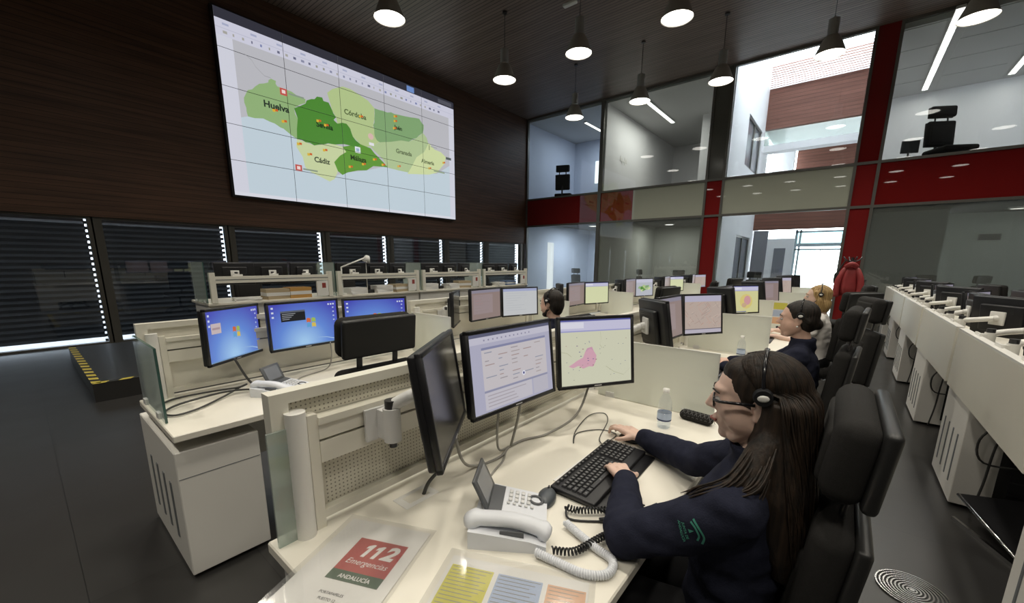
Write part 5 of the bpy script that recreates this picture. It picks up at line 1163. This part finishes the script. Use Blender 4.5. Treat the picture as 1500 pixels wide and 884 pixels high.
def long_hair(root, MH):
    V = Vector; b = MB()
    b.M = MH; b.ball((-.022, 0, .034), (.101, .082, .091), 24, 16); b.ball((-.06, 0, -.01), (.070, .080, .10), 20, 12); b.ball((.018, 0, .072), (.055, .060, .042), 16, 10)
    b.M = Matrix.Identity(4); h = MH.translation
    rings = [(h.x-.060, h.y, h.z+.02, .070, .090), (h.x-.066, h.y, h.z-.05, .072, .098), (h.x-.070, h.y+.005, h.z-.12, .072, .118), (h.x-.078, h.y+.01, h.z-.19, .070, .135), (h.x-.09, h.y+.01, h.z-.26, .066, .140), (h.x-.105, h.y+.01, h.z-.33, .060, .132), (h.x-.115, h.y+.01, h.z-.39, .048, .11), (h.x-.118, h.y+.01, h.z-.42, .02, .06)]
    b.loft(rings[::-1], 28)
    for s in (1, -1): b.rcone(MH @ V((-.060, s*.070, -.01)), .030, MH @ V((-.050, s*.085, -.13)), .042, 12); 
    # lock over the near shoulder
    L = [MH @ V((-.03, .085, -.08)), V((h.x-.02, h.y+.135, h.z-.17)), V((h.x+.035, h.y+.155, h.z-.22)), V((h.x+.070, h.y+.128, h.z-.262))]
    b.rcone(L[0], .036, L[1], .042, 12); b.rcone(L[1], .042, L[2], .034, 12); b.rcone(L[2], .034, L[3], .016, 12)
    me = remesh(b, .007, 4, 'hair'); me.materials.append(HAIR_DK); ho = bpy.data.objects.new('hair', me); COL.objects.link(ho); ho.parent = root
    st = MB(); rs = random.Random(11)
    bv = BVHTree.FromPolygons([v.co for v in me.vertices], [p.vertices[:] for p in me.polygons])
    top = MH @ V((.01, 0, .05)); N_ = 560
    for i in range(N_):
        a = rs.uniform(.75, 2*math.pi-.75); pts = []; ph = rs.uniform(0, 6.28); am = rs.uniform(.0005, .0045); fr_ = rs.uniform(14, 30); end = h.z-rs.uniform(.25, .45); lift = rs.uniform(.0002, .004)
        for q in range(12):      # over the skull from the crown
            po = R(6+q*7.6); sa = a if a < math.pi else 2*math.pi-a; lim = 1.95
            if sa < lim: sa = sa+(lim-sa)*(q/11)**1.1
            a2 = sa if a < math.pi else -sa
            d = V((math.sin(po)*math.cos(a2), math.sin(po)*math.sin(a2), math.cos(po)))
            hit = bv.ray_cast(top+d*.30, -d, .30)
            if hit[0] is not None: pts.append(hit[0]+d*lift*.5)
        if not pts: continue
        a = a2
        z = pts[-1].z-.012; wob = rs.uniform(.03, .12)
        while z > end:
            t = (h.z+.1-z)/.5; c = V((h.x-.03-.09*max(0, t-.15), h.y+.008, z)); aa = a+wob*math.sin(z*fr_*.6+ph)*min(1, max(0, h.z-z)*6); dr = V((math.cos(aa), math.sin(aa), 0))
            hit = bv.ray_cast(c+dr*.40, -dr, .40)
            if hit[0] is None: break
            pts.append(hit[0]+dr*(am*math.sin(z*fr_+ph)+lift)); z -= .018
        n = len(pts)
        if n > 6: st.tube(pts, [.0026*(.5 if k < 2 else 1)*(1-.75*(k/(n-1))**3) for k in range(n)], 4)
    for i in range(110):    # wavy ends of the lock over the shoulder
        o_ = V((rs.uniform(-.034, .034), rs.uniform(-.01, .028), rs.uniform(-.02, .03)))
        P_ = [L[0]+o_*.6, L[1]+o_+V((0, .02, 0)), L[2]+o_+V((.01, .02, 0)), L[3]+o_*1.1+V((rs.uniform(-.02, .015), .012, rs.uniform(-.035, 0)))]
        st.tube(bez(P_, 15), [.0028]*12+[.0024, .002, .0015, .001], 4)
    st.build('hair_strand', HAIR_DK, ho, kind='stuff')
long_hair(w1, MH1)
headset(W1, 180, MH1 @ T(-.006, 0, .006) @ Matrix.Scale(1.06, 4), 'black headset with pale oval badge on the long haired woman', mic=False)
gl = empty('eyeglasses', W1, R(180), label='black framed eyeglasses on the long haired woman', cat='glasses')
for y in (-1, 1):
    e = MB().at(MH1).tube([(.091, y*.034+.024*math.cos(a), .003+.017*math.sin(a)) for a in [2*math.pi*k/16 for k in range(16)]], .0026, 6, closed=True).build('rim', M_BLACKG, gl)
    MB().at(MH1).tube([(.091, y*.058, .010), (.078, y*.074, .010), (-.0, y*.082, .008)], .0040, 6).build('temple', M_BLACKG, gl)
MB().at(MH1).tube([(.093, -.010, .006), (.100, 0, .008), (.093, .010, .006)], .0022, 6).build('bridge', M_BLACKG, gl)
chair(-.196, 1.15, 180, 'black operator chair of the long haired woman, large in the foreground', sc=.965)
def emblem(root, jo, c, sc, mat):
    """green arc emblem wrapped on the near sleeve; c = centre seen from the person's left"""
    me = jo.data; bv = BVHTree.FromPolygons([v.co for v in me.vertices], [p.vertices[:] for p in me.polygons]); b = MB()
    def drop(p):      # p: (right, up) metres as seen from the left side; local x is forward = viewer's left
        o = Vector((c[0]-p[0], c[1]+.3, c[2]+p[1])); h = bv.ray_cast(o, Vector((0, -1, 0)), .5)
        return (h[0]+h[1]*.0012) if h[0] is not None else None
    def strip(P, w):
        P = bez([(x*sc, y*sc, 0) for x, y in P], 18); q = []
        for i, p in enumerate(P):
            d = (P[min(i+1, len(P)-1)]-P[max(i-1, 0)]).normalized(); n = Vector((-d.y, d.x, 0))*w*sc/2; q.append((drop(p+n), drop(p-n)))
        for (a, b1), (c1, d1) in zip(q[:-1], q[1:]):
            if None not in (a, b1, c1, d1): b.add([a, c1, d1, b1], [(0, 1, 2, 3)])
    k = 1/400
    strip([(15*k, 180*k), (120*k, 70*k), (165*k, -20*k), (145*k, -125*k)], 26*k); strip([(-10*k, 140*k), (60*k, 80*k), (105*k, -10*k), (90*k, -90*k)], 24*k)
    tri = [drop(Vector((x*k*sc, y*k*sc, 0))) for x, y in ((-30, 35), (45, 40), (-5, -10))]
    if None not in tri: b.add(tri, [(0, 1, 2)])
    for s, cx, cy in (('JUNTA DE', -60, -10), ('ANDALUCÍA', -105, -40)):
        ca, sa = math.cos(R(-66)), math.sin(R(-66))
        for t in text_tris(s, .03):
            q = [((p[0]*ca-p[1]*sa)*46+cx, (p[0]*sa+p[1]*ca)*46+cy) for p in t]; d = [drop(Vector((x*k*sc, y*k*sc, 0))) for x, y in q]
            if None not in d: b.add(d, [(0, 1, 2)])
    b.build('sleeve_emblem', mat, jo)
emblem(w1, jack1, (.065, .2, .905), .070, pm('emblem_green', (0.05, 0.26, 0.19), 0.6))

# ---- the woman with tied dark hair at the second desk
def simple_pose(headyaw=0, pitch=4, z=0.0, arm='desk', neckx=0.0):
    p = dict(head=(.045+neckx, 0, 1.145+z), hyaw=headyaw, hpitch=pitch, neck=(0.0+neckx, 0, .99+z), shL=(.01, .165, .925+z), shR=(.01, -.165, .925+z), elL=(.16, .24, .74), wrL=(.36, .16, .785), elR=(.16, -.24, .76), wrR=(.36, -.18, .785),
          handL=((1, -.1, -.05), (0.1, 0, 1), (0, -1, 0)), handR=((1, .1, -.05), (.1, 0, 1), (0, 1, 0)),
          torso=[(0, .47, .13, .18), (0, .55, .125, .17), (.0, .66, .112, .15), (.005, .78, .118, .16), (.01, .86+z, .115, .17), (.008, .91+z, .10, .16), (.004, .955+z, .075, .12), (.0, .985+z, .062, .075)],
          knee=(.40, .10, .50), ankle=(.34, .10, .09), hipz=.50, sleeve='long', hs=.98)
    return p
P2 = simple_pose(4, 3, .005); W2 = (-.155, 3.12, 0)
P2.update(elL=(.20, .22, .79), wrL=(.42, .10, .80), elR=(.20, -.22, .79), wrR=(.42, -.10, .80))
L2 = dict(skin=skin_mat('warm_skin', (0.68, 0.44, 0.34)), hair=HAIR_BK, top=M_NAVY, topname='jacket')
w2, MH2, body2, jack2 = person(W2, 180, 'person with dark hair tied back and navy fleece at the second front row desk', P2, L2, .006)
def cap_hair(root, MH, mat, style):
    b = MB().at(MH)
    b.ball((-.024, 0, .036), (.100, .082, .092), 24, 16); b.ball((-.055, 0, .0), (.066, .078, .085), 20, 12); b.ball((.014, 0, .074), (.052, .058, .038), 16, 10)
    if style == 'bun':
        b.ball((-.108, 0, -.03), (.032, .036, .036), 16, 10)
        for s in (1, -1): b.rcone((.0, s*.064, .052), .017, (-.06, s*.066, -.01), .020)
    if style == 'short':
        for s in (1, -1): b.rcone((.0, s*.068, .03), .016, (.005, s*.068, -.01), .012)
        b.ball((-.06, 0, -.05), (.045, .06, .05), 14, 8)
    if style == 'bob':
        b.ball((-.06, 0, -.07), (.065, .090, .095), 18, 12)
        for s in (1, -1): b.rcone((.015, s*.072, .05), .022, (-.01, s*.086, -.03), .026); b.rcone((-.01, s*.086, -.03), .030, (-.02, s*.080, -.13), .030)
    me = remesh(b, .007, 4, 'hair'); me.materials.append(mat); ho = bpy.data.objects.new('hair', me); COL.objects.link(ho); ho.parent = root; return ho
cap_hair(w2, MH2, HAIR_BK, 'bun')
headset(W2, 180, MH2 @ T(-.006, 0, .006) @ Matrix.Scale(1.06, 4), 'black headset on the woman with tied dark hair', flip=-1)
MB().at(MH2).ball((-.003, .084, -.038), .006, 10, 8).build('earring', M_POST, body2)
chair(-.19, 3.14, 176, 'black operator chair of the woman with tied dark hair')
# ---- the blond woman farther down
P3 = simple_pose(8, 0, .03); P3.update(sleeve='short', elL=(.10, .24, .74), wrL=(.33, .16, .77)); W3 = (-.14, 5.0, 0)
w3, MH3, body3, tee3 = person(W3, 180, 'person with blond hair and white short sleeved top at the third front row desk', P3, dict(skin=L1['skin'], hair=HAIR_BL, top=M_TEE, topname='tee_shirt', collar=False), .008)
cap_hair(w3, MH3, HAIR_BL, 'bob'); headset(W3, 180, MH3 @ T(-.006, 0, .006) @ Matrix.Scale(1.10, 4), 'dark headset on the blond woman')
chair(-.07, 5.10, 142, 'black operator chair of the blond woman, turned towards the glass wall')
# ---- the bearded man in the second row
P4 = simple_pose(2, 3, .0); W4 = (-1.86, 2.86, 0)
w4, MH4, body4, jack4 = person(W4, 180, 'person with short dark hair and beard seated at the second row', P4, dict(skin=L2['skin'], hair=HAIR_BK, top=M_NAVY, topname='jacket'), .007)
cap_hair(w4, MH4, HAIR_BK, 'short')
bd = MB().at(MH4); bd.rcone((.048, 0, -.088), .031, (.070, 0, -.092), .023, 12)
for y in (-1, 1): bd.rcone((-.002, y*.058, -.045), .018, (.045, y*.032, -.088), .024, 10)
bd = remesh(bd, .006, 3, 'beard'); bd.materials.append(HAIR_BK); bo_ = bpy.data.objects.new('beard', bd); COL.objects.link(bo_); bo_.parent = w4
headset(W4, 180, MH4 @ T(-.006, 0, .012) @ Matrix.Scale(1.08, 4), 'dark headset on the bearded man', mic=False)
chair(-1.88, 2.92, 172, 'black operator chair of the bearded man', sc=.86)
# ---- empty chairs
chair(-1.975, 1.07, 178, 'empty black chair pushed up to the desk with blue screens')
chair(-.07, 4.1, 195, 'empty black chair between the two seated women of the front row')
for k, (x, y, r, lab) in enumerate(((-1.75, 4.55, 170, 'empty black chair at the third second row desk'), (-1.7, 6.3, 190, 'empty black chair at the fourth second row desk'), (-1.72, 7.9, 165, 'empty black chair at the fifth second row desk'),
                                    (-.02, 6.6, 185, 'empty black chair at the fourth front row desk'), (-.05, 9.2, 175, 'empty black chair at the fifth front row desk'), (1.75, 6.6, 5, 'empty black chair behind the fourth right hand desk'), (1.8, 8.3, 20, 'empty black chair behind the fifth right hand desk'),
                                    (-7.6, 2.5, 0, 'empty black chair behind the first window desk'), (-7.6, 4.3, 10, 'empty black chair behind the second window desk'), (-7.65, 6.0, -8, 'empty black chair behind the third window desk'))):
    chair(x, y, r, lab, z=PZ if x < -7 else 0)
# ------------------------------------------------------------------ jacket and bag on the coat stand
def garment():
    b = MB(); rs = random.Random(2)
    n = 24; rings = []
    for z, rx, ry in ((1.02, .08, .12), (1.15, .085, .12), (1.28, .08, .11), (1.38, .07, .095), (1.45, .05, .07), (1.50, .03, .035)):
        rings.append((.06+.02*math.sin(z*9), 8.10, z, ry, rx))
    vs = []
    for cx, cy, cz, rx, ry in rings:
        for j in range(n): t = 2*math.pi*j/n; f = 1+.10*math.sin(5*t+cz*4)+.05*math.sin(9*t); vs.append((cx+rx*f*math.cos(t), cy+ry*f*math.sin(t), cz))
    k = len(rings); b.add(vs, [(i*n+j, i*n+(j+1) % n, (i+1)*n+(j+1) % n, (i+1)*n+j) for i in range(k-1) for j in range(n)]+[tuple(range(n))[::-1], tuple(range((k-1)*n, k*n))], 0, True)
    r = empty('hanging_jacket', (0, 0, 0), label='red padded jacket hanging on the coat stand by the red column', cat='jacket')
    M_J = pm('red_nylon', (0.28, 0.028, 0.03), 0.55, var=.2, bump=.4, bscale=30)
    b.build('jacket_body', M_J, r)
    for s in (-1, 1): MB().tube(bez([(.06+s*.06, 8.09, 1.43), (.06+s*.12, 8.06, 1.30), (.06+s*.14, 8.05, 1.16), (.06+s*.135, 8.05, 1.00)], 12), [.035]+[.042]*10+[.038]*3, 12).build('sleeve', M_J, r)
    MB().tube(bez([(0.0, 8.06, 1.46), (.06, 8.0, 1.50), (.12, 8.06, 1.46)], 8), .035, 10).build('collar', M_J, r)
    g = empty('shoulder_bag', (-.075, 8.10, 1.28), label='black bag hanging beside the red jacket', cat='bag'); MB().rbox((0, 0, 0), (.12, .12, .20), .05, 3).build('bag_body', M_FABRIC, g)
    MB().tube(bez([(-.02, 0, .09), (.03, .05, .22), (.06, .1, .29)], 8), .010, 6).build('strap', M_FABRIC, g)
garment()
# ------------------------------------------------------------------ furniture seen in the glazed rooms
def office_desk(x, y, z, rz, w, label, grp='desks in the glazed offices'):
    d = empty('office_desk', (x, y, z), R(rz), label=label, cat='desk', group=grp)
    MB().rbox((0, 0, .72), (w, .75, .03), .005, 1).build('desktop', M_CAB, d)
    for sx in (-1, 1):
        for sy in (-1, 1): MB().bb(sx*(w/2-.05)-.02, sx*(w/2-.05)+.02, sy*.33-.02, sy*.33+.02, 0, .705).build('leg', M_ARM, d)
    return d
UZ = 3.45
for x, y, r, lab in ((-9.05, 14.3, 110, 'black high backed chair in the first upper office'), (1.46, 14.0, -60, 'black high backed chair in the upper right office')):
    chair(x, y, r, lab, z=UZ, sc=1.35, group='chairs in the glazed offices')
office_desk(-5.9, 16.4, UZ, 0, .9, 'small white table in the second upper office'); office_desk(2.6, 15.8, UZ, 0, 2.2, 'long grey desk in the upper right office'); office_desk(0.75, 15.6, UZ, 0, .9, 'small white desk behind the chair in the upper right office')
monitor((0.9, 15.6, UZ+1.12), -70, 0, 'off', 'small dark monitor on the desk of the upper right office', group='office monitors', wh=(.385, .318))
MB().rbox((.88, 15.66, UZ+.745), (.22, .16, .02), .004, 1).cyl((.885, 15.65, UZ+.75), (.885, 15.65, UZ+1.1), .02, n=10).build('monitor_stand', M_BLACK, None, label='black stand under the monitor in the upper right office', cat='stand')
for i, (x, y, r) in enumerate(((-5.6, 14.6, 40), (-4.6, 14.8, 120), (-3.7, 14.4, 160), (-8.3, 14.5, 80), (-2.2, 14.6, 100), (1.7, 14.6, 60), (2.4, 15.0, 130))):
    chair(x, y, r, ['dark chair behind the second lower glass bay', 'second dark chair behind the second lower glass bay', 'dark chair beside the left red column behind the glass', 'dark chair in the first lower office', 'dark chair in the lower atrium', 'dark chair in the dim lower right office', 'second dark chair in the dim lower right office'][i], group='chairs in the glazed offices')
wp = empty('wall_papers', (-6.74, 14.55, UZ+1.75), label='small sheets of paper pinned on the wall of the second upper office', cat='papers')
for q in range(5): MB().bb(0, .004, -.25+.12*q, -.16+.12*q, -.15-.07*(q % 2), .02-.06*(q % 3)).build('sheet', M_PAPER, wp)
